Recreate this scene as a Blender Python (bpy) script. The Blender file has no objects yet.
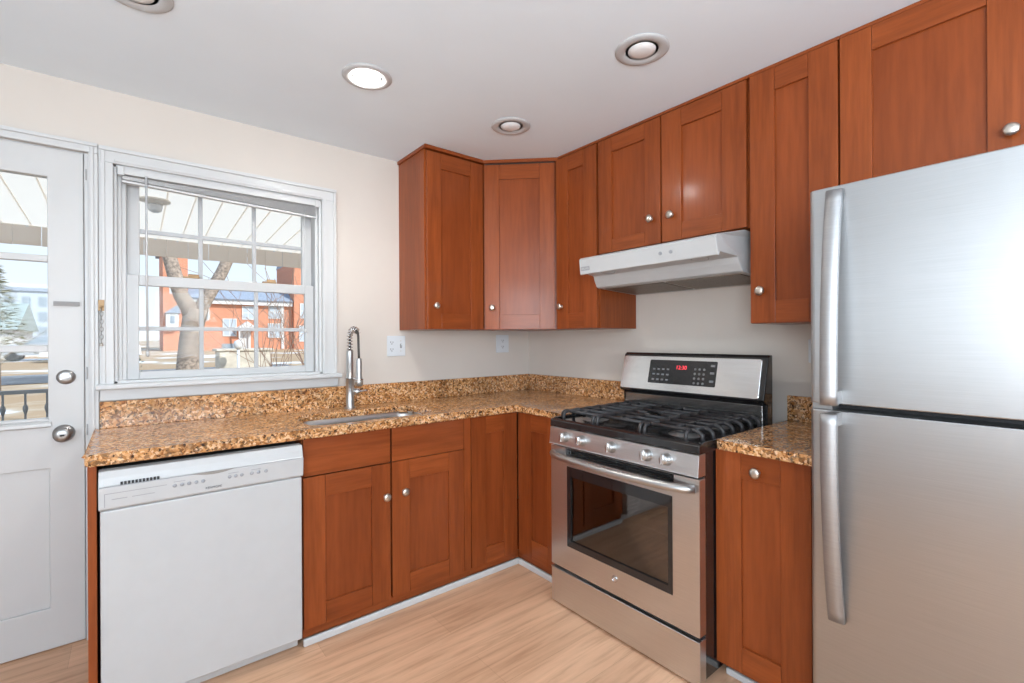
import bpy, bmesh, math, random
from mathutils import Vector, Matrix
random.seed(7)
SC = bpy.context.scene
COL = SC.collection

# ------------------------------------------------------------------ camera
cd = bpy.data.cameras.new('camera'); cam = bpy.data.objects.new('camera', cd); COL.objects.link(cam)
cd.sensor_width = 36.0; cd.lens = 36.0 * 473.364 / 1024.0
cd.shift_y = -(341.5 - 339.4) / 1024.0
cd.clip_start = 0.02; cd.clip_end = 400
YAW, ROLL = 0.6787, 0.0054
cam.matrix_world = (Matrix.Translation((-2.2528, -2.6003, 1.2183)) @ Matrix.Rotation(-YAW, 4, 'Z')
                    @ Matrix.Rotation(math.pi / 2, 4, 'X') @ Matrix.Rotation(-ROLL, 4, 'Z'))
SC.camera = cam

# ------------------------------------------------------------------ world, sun, daylight, added fill, exposure
w = bpy.data.worlds.new('sky'); SC.world = w; w.use_nodes = True
nt = w.node_tree; nt.nodes.clear()
wo = nt.nodes.new('ShaderNodeOutputWorld'); bg = nt.nodes.new('ShaderNodeBackground')
tc = nt.nodes.new('ShaderNodeTexCoord'); sp = nt.nodes.new('ShaderNodeSeparateXYZ'); rp = nt.nodes.new('ShaderNodeValToRGB')
nt.links.new(tc.outputs['Generated'], sp.inputs[0]); nt.links.new(sp.outputs['Z'], rp.inputs[0])
rp.color_ramp.elements[0].position = 0.0; rp.color_ramp.elements[0].color = (0.86, 0.92, 0.98, 1)
rp.color_ramp.elements[1].position = 0.5; rp.color_ramp.elements[1].color = (0.42, 0.66, 1.0, 1)
nt.links.new(rp.outputs[0], bg.inputs['Color']); bg.inputs['Strength'].default_value = 0.95
nt.links.new(bg.outputs[0], wo.inputs[0])

def light(name, kind, energy, loc, direction, color=(1, 1, 1), **kw):
    l = bpy.data.lights.new(name, kind); l.energy = energy; l.color = color
    for k, v in kw.items(): setattr(l, k, v)
    o = bpy.data.objects.new(name, l); COL.objects.link(o); o.location = loc
    o.rotation_euler = Vector(direction).to_track_quat('-Z', 'Y').to_euler()
    return o
light('sun', 'SUN', 3.5, (0, -5, 12), (-0.38, 0.72, -0.62), (1.0, 0.95, 0.88), angle=0.02)
# area lights at unseen windows; the rear and side ones are added fill
light('fill_rear', 'AREA', 86, (-2.45, -4.36, 1.45), (0.15, 1, 1.35), (0.83, 0.92, 1.0), shape='RECTANGLE', size=2.2, size_y=1.4)  # added fill behind the camera, aimed up to brighten the ceiling
light('daylight_left', 'AREA', 4, (-3.76, -1.92, 1.42), (1, 0, 0.15), (0.86, 0.93, 1.0), shape='RECTANGLE', size=1.7, size_y=1.15)
light('fill_side', 'AREA', 42, (-3.76, -3.55, 1.42), (1, 0.1, 0.1), (0.83, 0.92, 1.0), shape='RECTANGLE', size=1.0, size_y=1.15)  # added fill to brighten the range wall
SC.view_settings.view_transform = 'Standard'
try: SC.view_settings.look = 'None'
except Exception: pass
SC.view_settings.gamma = 1.0; SC.view_settings.exposure = 0.38
SC.view_settings.use_curve_mapping = False
try:
    SC.cycles.use_denoising = True
    SC.cycles.max_bounces = 10; SC.cycles.diffuse_bounces = 6; SC.cycles.transparent_max_bounces = 16
    SC.cycles.sample_clamp_indirect = 6.0
except Exception: pass

# ------------------------------------------------------------------ materials
MATS = {}
def base_mat(name):
    m = bpy.data.materials.new(name); m.use_nodes = True
    n = m.node_tree; b = n.nodes['Principled BSDF']
    MATS[name] = m
    return m, n, b
def N(n, t, **kw):
    x = n.nodes.new(t)
    for k, v in kw.items():
        if k in x.inputs: x.inputs[k].default_value = v
        else: setattr(x, k, v)
    return x
def coords(n, scale=(1, 1, 1), rot=(0, 0, 0)):
    t = n.nodes.new('ShaderNodeTexCoord'); mp = n.nodes.new('ShaderNodeMapping')
    mp.inputs['Scale'].default_value = scale; mp.inputs['Rotation'].default_value = rot
    n.links.new(t.outputs['Object'], mp.inputs['Vector'])
    return mp.outputs[0]
def ramp(n, fac, stops, interp='LINEAR'):
    r = n.nodes.new('ShaderNodeValToRGB'); cr = r.color_ramp; cr.interpolation = interp
    while len(cr.elements) < len(stops): cr.elements.new(0.5)
    for e, (p, c) in zip(cr.elements, stops):
        e.position = p; e.color = (*c, 1)
    n.links.new(fac, r.inputs[0]); return r.outputs[0]
def mixc(n, fac, a, b, mode='MIX'):
    x = n.nodes.new('ShaderNodeMix'); x.data_type = 'RGBA'; x.blend_type = mode
    for s, v in ((x.inputs[0], fac), (x.inputs[6], a), (x.inputs[7], b)):
        if hasattr(v, 'is_linked') or hasattr(v, 'links'): n.links.new(v, s)
        elif isinstance(v, tuple): s.default_value = (*v, 1) if len(v) == 3 else v
        else: s.default_value = v
    return x.outputs[2]
def bump(n, b, h, strength=0.1, dist=0.002):
    x = n.nodes.new('ShaderNodeBump'); x.inputs['Strength'].default_value = strength; x.inputs['Distance'].default_value = dist
    n.links.new(h, x.inputs['Height']); n.links.new(x.outputs[0], b.inputs['Normal'])
def plain(name, col, rough=0.5, metal=0.0, noise=0.0, nscale=20, emit=None, coat=0.0, spec=None):
    m, n, b = base_mat(name)
    b.inputs['Roughness'].default_value = rough; b.inputs['Metallic'].default_value = metal
    b.inputs['Coat Weight'].default_value = coat
    if spec is not None: b.inputs['Specular IOR Level'].default_value = spec
    v = coords(n, (1, 1, 1)); nz = N(n, 'ShaderNodeTexNoise', Scale=nscale, Detail=4.0); n.links.new(v, nz.inputs['Vector'])
    k = max(noise, 0.015)
    c = ramp(n, nz.outputs['Fac'], [(0.3, tuple(x * (1 - k) for x in col)), (0.7, tuple(min(1, x * (1 + k)) for x in col))])
    n.links.new(c, b.inputs['Base Color'])
    if emit: b.inputs['Emission Color'].default_value = (*emit[0], 1); b.inputs['Emission Strength'].default_value = emit[1]
    return m
def wood(name, scale, light_c, dark_c, rough=0.33):
    m, n, b = base_mat(name)
    v = coords(n, scale)
    oi = n.nodes.new('ShaderNodeObjectInfo')
    ad = n.nodes.new('ShaderNodeVectorMath'); ad.operation = 'ADD'
    mu = n.nodes.new('ShaderNodeMath'); mu.operation = 'MULTIPLY'; mu.inputs[1].default_value = 37.0
    n.links.new(oi.outputs['Random'], mu.inputs[0]); n.links.new(v, ad.inputs[0]); n.links.new(mu.outputs[0], ad.inputs[1])
    a = N(n, 'ShaderNodeTexNoise', Scale=1.0, Detail=7.0, Roughness=0.6, Distortion=0.4); n.links.new(ad.outputs[0], a.inputs['Vector'])
    big = N(n, 'ShaderNodeTexNoise', Scale=0.16, Detail=3.0); n.links.new(ad.outputs[0], big.inputs['Vector'])
    fin = N(n, 'ShaderNodeTexNoise', Scale=4.5, Detail=3.0); n.links.new(ad.outputs[0], fin.inputs['Vector'])
    c1 = ramp(n, a.outputs['Fac'], [(0.25, dark_c), (0.75, light_c)])
    c2 = ramp(n, big.outputs['Fac'], [(0.3, (0.80, 0.76, 0.74)), (0.72, (1.12, 1.12, 1.10))])
    c = mixc(n, 1.0, c1, c2, 'MULTIPLY')
    c3 = ramp(n, fin.outputs['Fac'], [(0.35, (0.9, 0.88, 0.86)), (0.6, (1.03, 1.03, 1.03))])
    c = mixc(n, 1.0, c, c3, 'MULTIPLY')
    n.links.new(c, b.inputs['Base Color']); b.inputs['Roughness'].default_value = rough
    b.inputs['Coat Weight'].default_value = 0.2; b.inputs['Coat Roughness'].default_value = 0.14; b.inputs['Specular IOR Level'].default_value = 0.2
    bump(n, b, fin.outputs['Fac'], 0.06, 0.001)
    return m
LC, DC = (0.325, 0.080, 0.020), (0.205, 0.046, 0.0115)
WV = wood('cherry_wood_upright_grain', (22, 22, 1.6), LC, DC)
WH = wood('cherry_wood_cross_grain', (2.0, 2.0, 26), LC, DC)
WP = wood('cherry_wood_panel', (14, 14, 1.3), (0.295, 0.070, 0.018), (0.220, 0.050, 0.0125))
DARK = plain('shadow_gap_brown', (0.03, 0.011, 0.006), 0.6)  # near-black brown standing in for the shade in cabinet gaps
WHITE_TRIM = plain('white_trim_paint', (0.59, 0.60, 0.605), 0.35, nscale=6)
DOOR_PAINT = plain('grey_white_door_paint', (0.57, 0.575, 0.575), 0.4, nscale=5)
VINYL = plain('white_vinyl', (0.53, 0.54, 0.545), 0.35)
WALL = plain('warm_greige_wall_paint', (0.635, 0.585, 0.535), 0.75, noise=0.02, nscale=3)
CEIL = plain('ceiling_white_paint', (0.775, 0.86, 0.93), 0.85, noise=0.02, nscale=2.2)
APPL = plain('white_enamel', (0.50, 0.51, 0.515), 0.28)
APPL_G = plain('pale_grey_print', (0.31, 0.32, 0.34), 0.4)
BLACK = plain('black_enamel', (0.012, 0.012, 0.013), 0.16, coat=0.4)
IRON = plain('cast_iron', (0.03, 0.03, 0.033), 0.42, noise=0.2, nscale=80)
SLOT = plain('dark_slot', (0.02, 0.02, 0.022), 0.6)
DOORHW = plain('aged_nickel', (0.36, 0.355, 0.35), 0.34, 1.0)
NICKEL = plain('brushed_nickel', (0.62, 0.57, 0.51), 0.33, 1.0)
CHROME = plain('chrome', (0.74, 0.74, 0.74), 0.12, 1.0)
BRASS = plain('old_brass', (0.36, 0.24, 0.13), 0.5, 0.5)
ZINC = plain('grey_zinc', (0.30, 0.30, 0.30), 0.6)
ALU = plain('burner_aluminium', (0.34, 0.34, 0.34), 0.4, 0.8)
PLATE = plain('switch_plate_plastic', (0.66, 0.70, 0.74), 0.3)
SLATM = plain('blind_grey', (0.68, 0.69, 0.70), 0.4)
MUNT = plain('backlit_muntin_grey', (0.46, 0.475, 0.49), 0.4)  # white muntins darkened in colour for their backlit shade
WAND = plain('clear_grey_plastic', (0.55, 0.56, 0.57), 0.2)
RED = plain('red_clock_digits', (0.5, 0.02, 0.03), 0.4, emit=((1.0, 0.05, 0.08), 1.2))
PRINT = plain('dark_print', (0.06, 0.06, 0.065), 0.5)
KEYS = plain('panel_key_grey', (0.18, 0.18, 0.19), 0.4)
BULB_OFF = plain('frosted_bulb', (0.78, 0.78, 0.78), 0.15)
BULB_ON = plain('lit_bulb', (0.9, 0.9, 0.88), 0.3, emit=((1.0, 0.98, 0.94), 130.0))
RING = plain('lamp_trim_white', (0.50, 0.505, 0.51), 0.45)
CAN = plain('lamp_can_grey', (0.45, 0.45, 0.45), 0.5)
FILTER = plain('hood_filter_mesh', (0.22, 0.19, 0.16), 0.5, 0.6, noise=0.5, nscale=300)
CAVITY = plain('oven_cavity_enamel', (0.07, 0.06, 0.055), 0.35, noise=0.4, nscale=60)

def steel(name, scale, base=(0.66, 0.66, 0.665), rough=0.3, aniso=0.6, bstr=0.03):
    m, n, b = base_mat(name)
    v = coords(n, scale); nz = N(n, 'ShaderNodeTexNoise', Scale=1.0, Detail=5.0, Roughness=0.7); n.links.new(v, nz.inputs['Vector'])
    c = ramp(n, nz.outputs['Fac'], [(0.3, tuple(x * 0.93 for x in base)), (0.7, tuple(x * 1.05 for x in base))])
    n.links.new(c, b.inputs['Base Color'])
    b.inputs['Metallic'].default_value = 1.0; b.inputs['Roughness'].default_value = rough
    b.inputs['Anisotropic'].default_value = aniso
    tg = n.nodes.new('ShaderNodeTangent'); tg.direction_type = 'RADIAL'; tg.axis = 'Z'
    n.links.new(tg.outputs[0], b.inputs['Tangent'])
    bump(n, b, nz.outputs['Fac'], bstr, 0.0006)
    return m
STEEL = steel('brushed_stainless', (6, 6, 420))
STEEL_F = steel('fridge_stainless', (5, 5, 500), (0.43, 0.435, 0.44), 0.36, 0.5)
STEEL_H = steel('matte_steel_strap', (6, 6, 300), (0.40, 0.40, 0.405), 0.5, 0.2)
STEEL_S = steel('satin_stainless_handle', (6, 6, 300), (0.53, 0.53, 0.525), 0.36, 0.3)
STEEL_P = steel('polished_stainless', (3, 3, 60), (0.80, 0.80, 0.80), 0.16, 0.2, 0.02)
SINKM = steel('sink_steel', (60, 60, 60), (0.55, 0.55, 0.55), 0.28, 0.0)

def granite():
    m, n, b = base_mat('golden_granite')
    v = coords(n, (1, 1, 1))
    wn = N(n, 'ShaderNodeTexNoise', Scale=28.0, Detail=3.0); n.links.new(v, wn.inputs['Vector'])
    wv = mixc(n, 0.035, v, wn.outputs['Color'], 'ADD')
    vo = N(n, 'ShaderNodeTexVoronoi', Scale=125.0); n.links.new(wv, vo.inputs['Vector'])
    sx = n.nodes.new('ShaderNodeSeparateColor'); n.links.new(vo.outputs['Color'], sx.inputs[0])
    grains = ramp(n, sx.outputs[0], [(0.0, (0.035, 0.020, 0.014)), (0.10, (0.13, 0.060, 0.026)), (0.24, (0.33, 0.16, 0.060)),
                                     (0.45, (0.56, 0.32, 0.14)), (0.68, (0.68, 0.47, 0.27)), (0.86, (0.82, 0.69, 0.53))], 'CONSTANT')
    v2 = N(n, 'ShaderNodeTexVoronoi', Scale=62.0); n.links.new(wv, v2.inputs['Vector'])
    s2 = n.nodes.new('ShaderNodeSeparateColor'); n.links.new(v2.outputs['Color'], s2.inputs[0])
    blot = ramp(n, s2.outputs[1], [(0.0, (0.42, 0.20, 0.08)), (0.22, (0.55, 0.33, 0.15)), (0.55, (0.66, 0.45, 0.26)), (0.85, (0.70, 0.58, 0.44))], 'CONSTANT')
    c = mixc(n, 0.30, grains, blot)
    bn = N(n, 'ShaderNodeTexNoise', Scale=6.0, Detail=5.0, Roughness=0.65); n.links.new(v, bn.inputs['Vector'])
    c2 = ramp(n, bn.outputs['Fac'], [(0.34, (0.72, 0.66, 0.58)), (0.5, (1.0, 0.95, 0.88)), (0.66, (1.18, 1.14, 1.08))])
    c = mixc(n, 1.0, c, c2, 'MULTIPLY')
    dn = N(n, 'ShaderNodeTexNoise', Scale=72.0, Detail=4.0, Roughness=0.7); n.links.new(v, dn.inputs['Vector'])
    dm = ramp(n, dn.outputs['Fac'], [(0.385, (1, 1, 1)), (0.425, (0, 0, 0))])
    c = mixc(n, 1.0, c, (1.0, 0.86, 0.74), 'MULTIPLY')
    c = mixc(n, dm, c, (0.035, 0.020, 0.013))
    n.links.new(c, b.inputs['Base Color']); b.inputs['Roughness'].default_value = 0.16
    return m
GRANITE = granite()

def floor_mat():
    m, n, b = base_mat('light_oak_plank')
    v = coords(n, (1, 1, 1))
    br = n.nodes.new('ShaderNodeTexBrick'); n.links.new(v, br.inputs['Vector'])
    br.offset = 0.37; br.inputs['Scale'].default_value = 1.0
    br.inputs['Brick Width'].default_value = 1.22; br.inputs['Row Height'].default_value = 0.182
    br.inputs['Mortar Size'].default_value = 0.0006; br.inputs['Mortar Smooth'].default_value = 0.1; br.inputs['Bias'].default_value = 0.0
    br.inputs['Color1'].default_value = (0.70, 0.435, 0.275, 1); br.inputs['Color2'].default_value = (0.60, 0.365, 0.225, 1)
    br.inputs['Mortar'].default_value = (0.46, 0.27, 0.16, 1)
    v2 = coords(n, (2.2, 30, 1)); g = N(n, 'ShaderNodeTexNoise', Scale=1.0, Detail=7.0, Roughness=0.62, Distortion=0.5); n.links.new(v2, g.inputs['Vector'])
    gc = ramp(n, g.outputs['Fac'], [(0.30, (0.72, 0.66, 0.61)), (0.5, (1.0, 0.99, 0.98)), (0.72, (1.15, 1.16, 1.17))])
    c = mixc(n, 1.0, br.outputs['Color'], gc, 'MULTIPLY')
    v3 = coords(n, (1.2, 5, 1)); g2 = N(n, 'ShaderNodeTexNoise', Scale=1.0, Detail=3.0); n.links.new(v3, g2.inputs['Vector'])
    gc2 = ramp(n, g2.outputs['Fac'], [(0.3, (0.92, 0.88, 0.86)), (0.7, (1.06, 1.07, 1.08))])
    c = mixc(n, 1.0, c, gc2, 'MULTIPLY')
    n.links.new(c, b.inputs['Base Color']); b.inputs['Roughness'].default_value = 0.42
    bump(n, b, g.outputs['Fac'], 0.05, 0.001)
    return m
FLOOR = floor_mat()

def glass(name, tint=(1, 1, 1), refl=1.0, rough=0.0):
    m = bpy.data.materials.new(name); m.use_nodes = True; n = m.node_tree; n.nodes.clear()
    o = n.nodes.new('ShaderNodeOutputMaterial'); t = n.nodes.new('ShaderNodeBsdfTransparent'); g = n.nodes.new('ShaderNodeBsdfGlossy')
    f = n.nodes.new('ShaderNodeFresnel'); f.inputs['IOR'].default_value = 1.45; mx = n.nodes.new('ShaderNodeMixShader')
    mu = n.nodes.new('ShaderNodeMath'); mu.operation = 'MULTIPLY'; mu.inputs[1].default_value = refl
    n.links.new(f.outputs[0], mu.inputs[0])
    t.inputs['Color'].default_value = (*tint, 1); g.inputs['Roughness'].default_value = rough
    n.links.new(mu.outputs[0], mx.inputs[0]); n.links.new(t.outputs[0], mx.inputs[1]); n.links.new(g.outputs[0], mx.inputs[2])
    n.links.new(mx.outputs[0], o.inputs[0]); return m
GLASS = glass('window_glass', (0.98, 0.99, 0.99), 0.2)
OVEN_GLASS = glass('smoked_oven_glass', (0.55, 0.50, 0.46), 3.2, 0.03)

def brick_mat():
    m, n, b = base_mat('orange_red_brick')
    t = n.nodes.new('ShaderNodeTexCoord'); mp = n.nodes.new('ShaderNodeMapping'); mp.inputs['Rotation'].default_value = (math.radians(-90), 0, 0)
    n.links.new(t.outputs['Object'], mp.inputs[0])
    br = n.nodes.new('ShaderNodeTexBrick'); n.links.new(mp.outputs[0], br.inputs['Vector'])
    br.inputs['Scale'].default_value = 1.0; br.inputs['Brick Width'].default_value = 0.22; br.inputs['Row Height'].default_value = 0.075
    br.inputs['Mortar Size'].default_value = 0.01
    br.inputs['Color1'].default_value = (0.66, 0.235, 0.115, 1); br.inputs['Color2'].default_value = (0.56, 0.18, 0.09, 1); br.inputs['Mortar'].default_value = (0.6, 0.42, 0.32, 1)
    n.links.new(br.outputs['Color'], b.inputs['Base Color']); b.inputs['Roughness'].default_value = 0.85
    return m
BRICK = brick_mat()
def snow_mat():
    m, n, b = base_mat('patchy_snow_and_straw_lawn')
    v = coords(n, (1, 1, 1)); a = N(n, 'ShaderNodeTexNoise', Scale=0.22, Detail=6.0, Roughness=0.6); n.links.new(v, a.inputs['Vector'])
    c = ramp(n, a.outputs['Fac'], [(0.50, (0.46, 0.31, 0.18)), (0.56, (0.55, 0.43, 0.30)), (0.60, (0.82, 0.83, 0.85))])
    n.links.new(c, b.inputs['Base Color']); b.inputs['Roughness'].default_value = 0.9
    return m
SNOW = snow_mat()
STREET = plain('pale_salted_asphalt', (0.55, 0.56, 0.58), 0.9, noise=0.1, nscale=2)
BARK = plain('grey_brown_bark', (0.33, 0.265, 0.215), 0.9, noise=0.5, nscale=26)
TWIG = plain('bare_twig', (0.30, 0.20, 0.15), 0.9)
SLATE = plain('blue_grey_slate', (0.30, 0.35, 0.43), 0.8, noise=0.15, nscale=6)
PWHITE = plain('white_house_paint', (0.66, 0.67, 0.67), 0.6)
AWN = plain('awning_white_enamel', (0.86, 0.85, 0.83), 0.5)
def translucent(name, col, mixf):
    m = plain(name, col, 0.6); n = m.node_tree; b = n.nodes['Principled BSDF']; o = n.nodes['Material Output']
    t = n.nodes.new('ShaderNodeBsdfTranslucent'); t.inputs['Color'].default_value = (*col, 1); mx = n.nodes.new('ShaderNodeMixShader'); mx.inputs[0].default_value = mixf
    n.links.new(b.outputs[0], mx.inputs[1]); n.links.new(t.outputs[0], mx.inputs[2]); n.links.new(mx.outputs[0], o.inputs[0]); return m
AWNT = translucent('translucent_white_awning_sheet', (0.97, 0.86, 0.73), 0.6)
AWNLINE = translucent('awning_seam_grey', (0.97, 0.92, 0.86), 0.75)
VALT = translucent('translucent_beige_valance', (0.80, 0.72, 0.64), 0.55)
VAL = plain('awning_valance_beige', (0.74, 0.69, 0.63), 0.6, noise=0.04, nscale=4)
IRONRAIL = plain('grey_painted_iron', (0.20, 0.21, 0.22), 0.5)
GREEN = plain('evergreen_needles', (0.20, 0.19, 0.10), 0.9, noise=0.4, nscale=9)
SHRUBM = plain('dark_shrub_leaf', (0.07, 0.10, 0.06), 0.9, noise=0.5, nscale=9)
GREYGREEN = plain('grey_green_roof', (0.36, 0.42, 0.40), 0.85, noise=0.08, nscale=3)
PALEBLOCK = plain('pale_blue_grey_render', (0.46, 0.53, 0.60), 0.8)
PANE_D = plain('distant_window_pane', (0.30, 0.36, 0.42), 0.15)
CONC = plain('grey_concrete', (0.42, 0.40, 0.37), 0.9, noise=0.2, nscale=5)
CARW = plain('white_car_paint', (0.75, 0.76, 0.78), 0.2, coat=0.5)
TYRE = plain('tyre_rubber', (0.03, 0.03, 0.03), 0.8)

# ------------------------------------------------------------------ helpers
class Frame:
    """u along the wall, v up, w out of the wall into the room"""
    def __init__(s, o, U, W, V=(0, 0, 1)):
        s.o, s.U, s.W, s.V = Vector(o), Vector(U).normalized(), Vector(W).normalized(), Vector(V).normalized()
    def p(s, u, v, w): return s.o + s.U * u + s.V * v + s.W * w
FA = Frame((0, 0, 0), (1, 0, 0), (0, -1, 0))        # wall with the window: u = x, w = -y
FB = Frame((0, 0, 0), (0, -1, 0), (-1, 0, 0))       # wall with the range: u = -y, w = -x
FW = Frame((0, 0, 0), (1, 0, 0), (0, 1, 0))         # plain world: u = x, v = z, w = y
def box(bm, F, u0, u1, v0, v1, w0, w1, mi=0):
    vs = [bm.verts.new(F.p(u, v, w_)) for w_ in (w0, w1) for v in (v0, v1) for u in (u0, u1)]
    for q in ((0, 1, 3, 2), (4, 6, 7, 5), (0, 4, 5, 1), (2, 3, 7, 6), (0, 2, 6, 4), (1, 5, 7, 3)):
        f = bm.faces.new([vs[i] for i in q]); f.material_index = mi
def prism(bm, F, poly, u0, u1, mi=0):
    """poly of (w, v) extruded along u"""
    a = [bm.verts.new(F.p(u0, v, w_)) for w_, v in poly]; b = [bm.verts.new(F.p(u1, v, w_)) for w_, v in poly]
    k = len(poly)
    fs = [bm.faces.new(a), bm.faces.new(b[::-1])]
    for i in range(k): fs.append(bm.faces.new([a[i], b[i], b[(i + 1) % k], a[(i + 1) % k]]))
    for f in fs: f.material_index = mi
def plate(bm, F, pts, w0, w1, mi=0):
    """outline of (u, v) extruded from w0 to w1"""
    a = [bm.verts.new(F.p(u, v, w0)) for u, v in pts]; b = [bm.verts.new(F.p(u, v, w1)) for u, v in pts]
    k = len(pts)
    fs = [bm.faces.new(a), bm.faces.new(b[::-1])]
    for i in range(k): fs.append(bm.faces.new([a[i], b[i], b[(i + 1) % k], a[(i + 1) % k]]))
    for f in fs: f.material_index = mi
def rrect(u0, u1, v0, v1, r, seg=5):
    out = []
    for cu, cv, a0 in ((u1 - r, v1 - r, 0), (u0 + r, v1 - r, 90), (u0 + r, v0 + r, 180), (u1 - r, v0 + r, 270)):
        for i in range(seg + 1):
            a = math.radians(a0 + 90 * i / seg); out.append((cu + r * math.cos(a), cv + r * math.sin(a)))
    return out
def circ(cu, cv, r, k=32): return [(cu + r * math.cos(2 * math.pi * i / k), cv + r * math.sin(2 * math.pi * i / k)) for i in range(k)]
def holed(bm, F, outer, holes, w0, w1, mi=0):
    """outline (u, v) with holes, extruded from w0 to w1"""
    for wz in (w0, w1):
        es = []
        for lp in [outer] + holes:
            vs = [bm.verts.new(F.p(u, v, wz)) for u, v in lp]
            es += [bm.edges.new((vs[i], vs[(i + 1) % len(vs)])) for i in range(len(vs))]
            if wz == w0: pass
        r = bmesh.ops.triangle_fill(bm, use_beauty=True, use_dissolve=False, edges=es)
        for g in r['geom']:
            if isinstance(g, bmesh.types.BMFace): g.material_index = mi
    for lp in [outer] + holes:
        k = len(lp)
        a = [bm.verts.new(F.p(u, v, w0)) for u, v in lp]; b = [bm.verts.new(F.p(u, v, w1)) for u, v in lp]
        for i in range(k): bm.faces.new([a[i], a[(i + 1) % k], b[(i + 1) % k], b[i]]).material_index = mi
    bmesh.ops.remove_doubles(bm, verts=bm.verts[:], dist=1e-6)
def axes_for(d):
    d = Vector(d).normalized(); x = d.cross(Vector((0, 0, 1)))
    if x.length < 1e-3: x = Vector((1, 0, 0))
    x.normalize(); return x, d.cross(x).normalized(), d
def lathe(bm, o, d, prof, seg=24, mi=0, sx=1.0):
    """profile of (radius, distance along d)"""
    o = Vector(o); x, y, d = axes_for(d); rings = []
    for r, t in prof:
        if r < 1e-6: rings.append([bm.verts.new(o + d * t)])
        else: rings.append([bm.verts.new(o + d * t + x * r * sx * math.cos(2 * math.pi * i / seg) + y * r * math.sin(2 * math.pi * i / seg)) for i in range(seg)])
    for a, b in zip(rings, rings[1:]):
        for i in range(seg):
            j = (i + 1) % seg
            if len(a) == 1 and len(b) == 1: continue
            if len(a) == 1: f = [a[0], b[i], b[j]]
            elif len(b) == 1: f = [a[i], b[0], a[j]]
            else: f = [a[i], b[i], b[j], a[j]]
            fc = bm.faces.new(f); fc.material_index = mi; fc.smooth = True
    for rg in (rings[0], rings[-1]):
        if len(rg) > 2: bm.faces.new(rg).material_index = mi
def tube(bm, pts, rad, seg=10, mi=0, closed=False, flat=1.0):
    pts = [Vector(p) for p in pts]; k = len(pts)
    rad = rad if isinstance(rad, (list, tuple)) else [rad] * k
    rings = []; px = None
    for i, p in enumerate(pts):
        if closed: d = (pts[(i + 1) % k] - pts[i - 1])
        else: d = pts[min(i + 1, k - 1)] - pts[max(i - 1, 0)]
        d.normalize()
        if px is None: x, y, _ = axes_for(d)
        else:
            x = px - d * px.dot(d)
            x = x.normalized() if x.length > 1e-4 else axes_for(d)[0]
            y = d.cross(x).normalized()
        px = x
        rings.append([bm.verts.new(p + x * rad[i] * math.cos(2 * math.pi * j / seg) + y * rad[i] * flat * math.sin(2 * math.pi * j / seg)) for j in range(seg)])
    pairs = list(zip(rings, rings[1:])) + ([(rings[-1], rings[0])] if closed else [])
    for a, b in pairs:
        for j in range(seg):
            f = bm.faces.new([a[j], a[(j + 1) % seg], b[(j + 1) % seg], b[j]]); f.smooth = True; f.material_index = mi
    if not closed:
        bm.faces.new(rings[0][::-1]).material_index = mi; bm.faces.new(rings[-1]).material_index = mi
def bm_(): return bmesh.new()
def root_of(o):
    while o.parent: o = o.parent
    return o
def obj(name, bm, mat, parent=None, bevel=0.0, seg=2, loc=None, label=None, smooth=False):
    """link a bmesh given in world coordinates as one object; children sit in their thing's frame"""
    bmesh.ops.recalc_face_normals(bm, faces=bm.faces[:])
    off = root_of(parent).location.copy() if parent else Vector(loc or (0, 0, 0))
    bmesh.ops.translate(bm, verts=bm.verts[:], vec=-off)
    me = bpy.data.meshes.new(name); bm.to_mesh(me); bm.free()
    for m in (mat if isinstance(mat, (list, tuple)) else [mat]): me.materials.append(m)
    o = bpy.data.objects.new(name, me); COL.objects.link(o)
    if smooth:
        for p in me.polygons: p.use_smooth = True
    if parent: o.parent = parent
    else: o.location = off
    if bevel > 0:
        md = o.modifiers.new('edge', 'BEVEL'); md.width = bevel; md.segments = seg; md.limit_method = 'ANGLE'; md.angle_limit = math.radians(40)
    if label: o['label'] = label
    return o
def tag(o, label, cat, group=None, kind=None):
    o['label'] = label; o['category'] = cat
    if group: o['group'] = group
    if kind: o['kind'] = kind
    return o
def thing(name, label, cat, loc=(0, 0, 0), group=None):
    o = bpy.data.objects.new(name, None); COL.objects.link(o); o.location = loc; o.empty_display_size = 0.1
    return tag(o, label, cat, group)
def struct(name, bm, mat, parent=None, **kw):
    o = obj(name, bm, mat, parent, **kw)
    if not parent: o['kind'] = 'structure'
    return o
def sgroup(name, label=None, loc=(0, 0, 0)):
    o = bpy.data.objects.new(name, None); COL.objects.link(o); o.location = loc; o['kind'] = 'structure'
    if label: o['label'] = label
    return o
def text(name, body, size, F, u, v, w_, mat, parent, extrude=0.0004, align='CENTER'):
    c = bpy.data.curves.new(name, 'FONT'); c.body = body; c.size = size; c.extrude = extrude; c.align_x = align; c.align_y = 'CENTER'
    o = bpy.data.objects.new(name, c); COL.objects.link(o); c.materials.append(mat)
    R = Matrix((F.U, F.V, F.U.cross(F.V))).transposed().to_4x4()
    dg = bpy.context.evaluated_depsgraph_get(); me = bpy.data.meshes.new_from_object(o.evaluated_get(dg))
    bpy.data.objects.remove(o); me.materials.clear(); me.materials.append(mat)
    me.transform(Matrix.Translation(F.p(u, v, w_) - root_of(parent).location) @ R)
    o = bpy.data.objects.new(name, me); COL.objects.link(o); o.parent = parent
    return o

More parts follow.
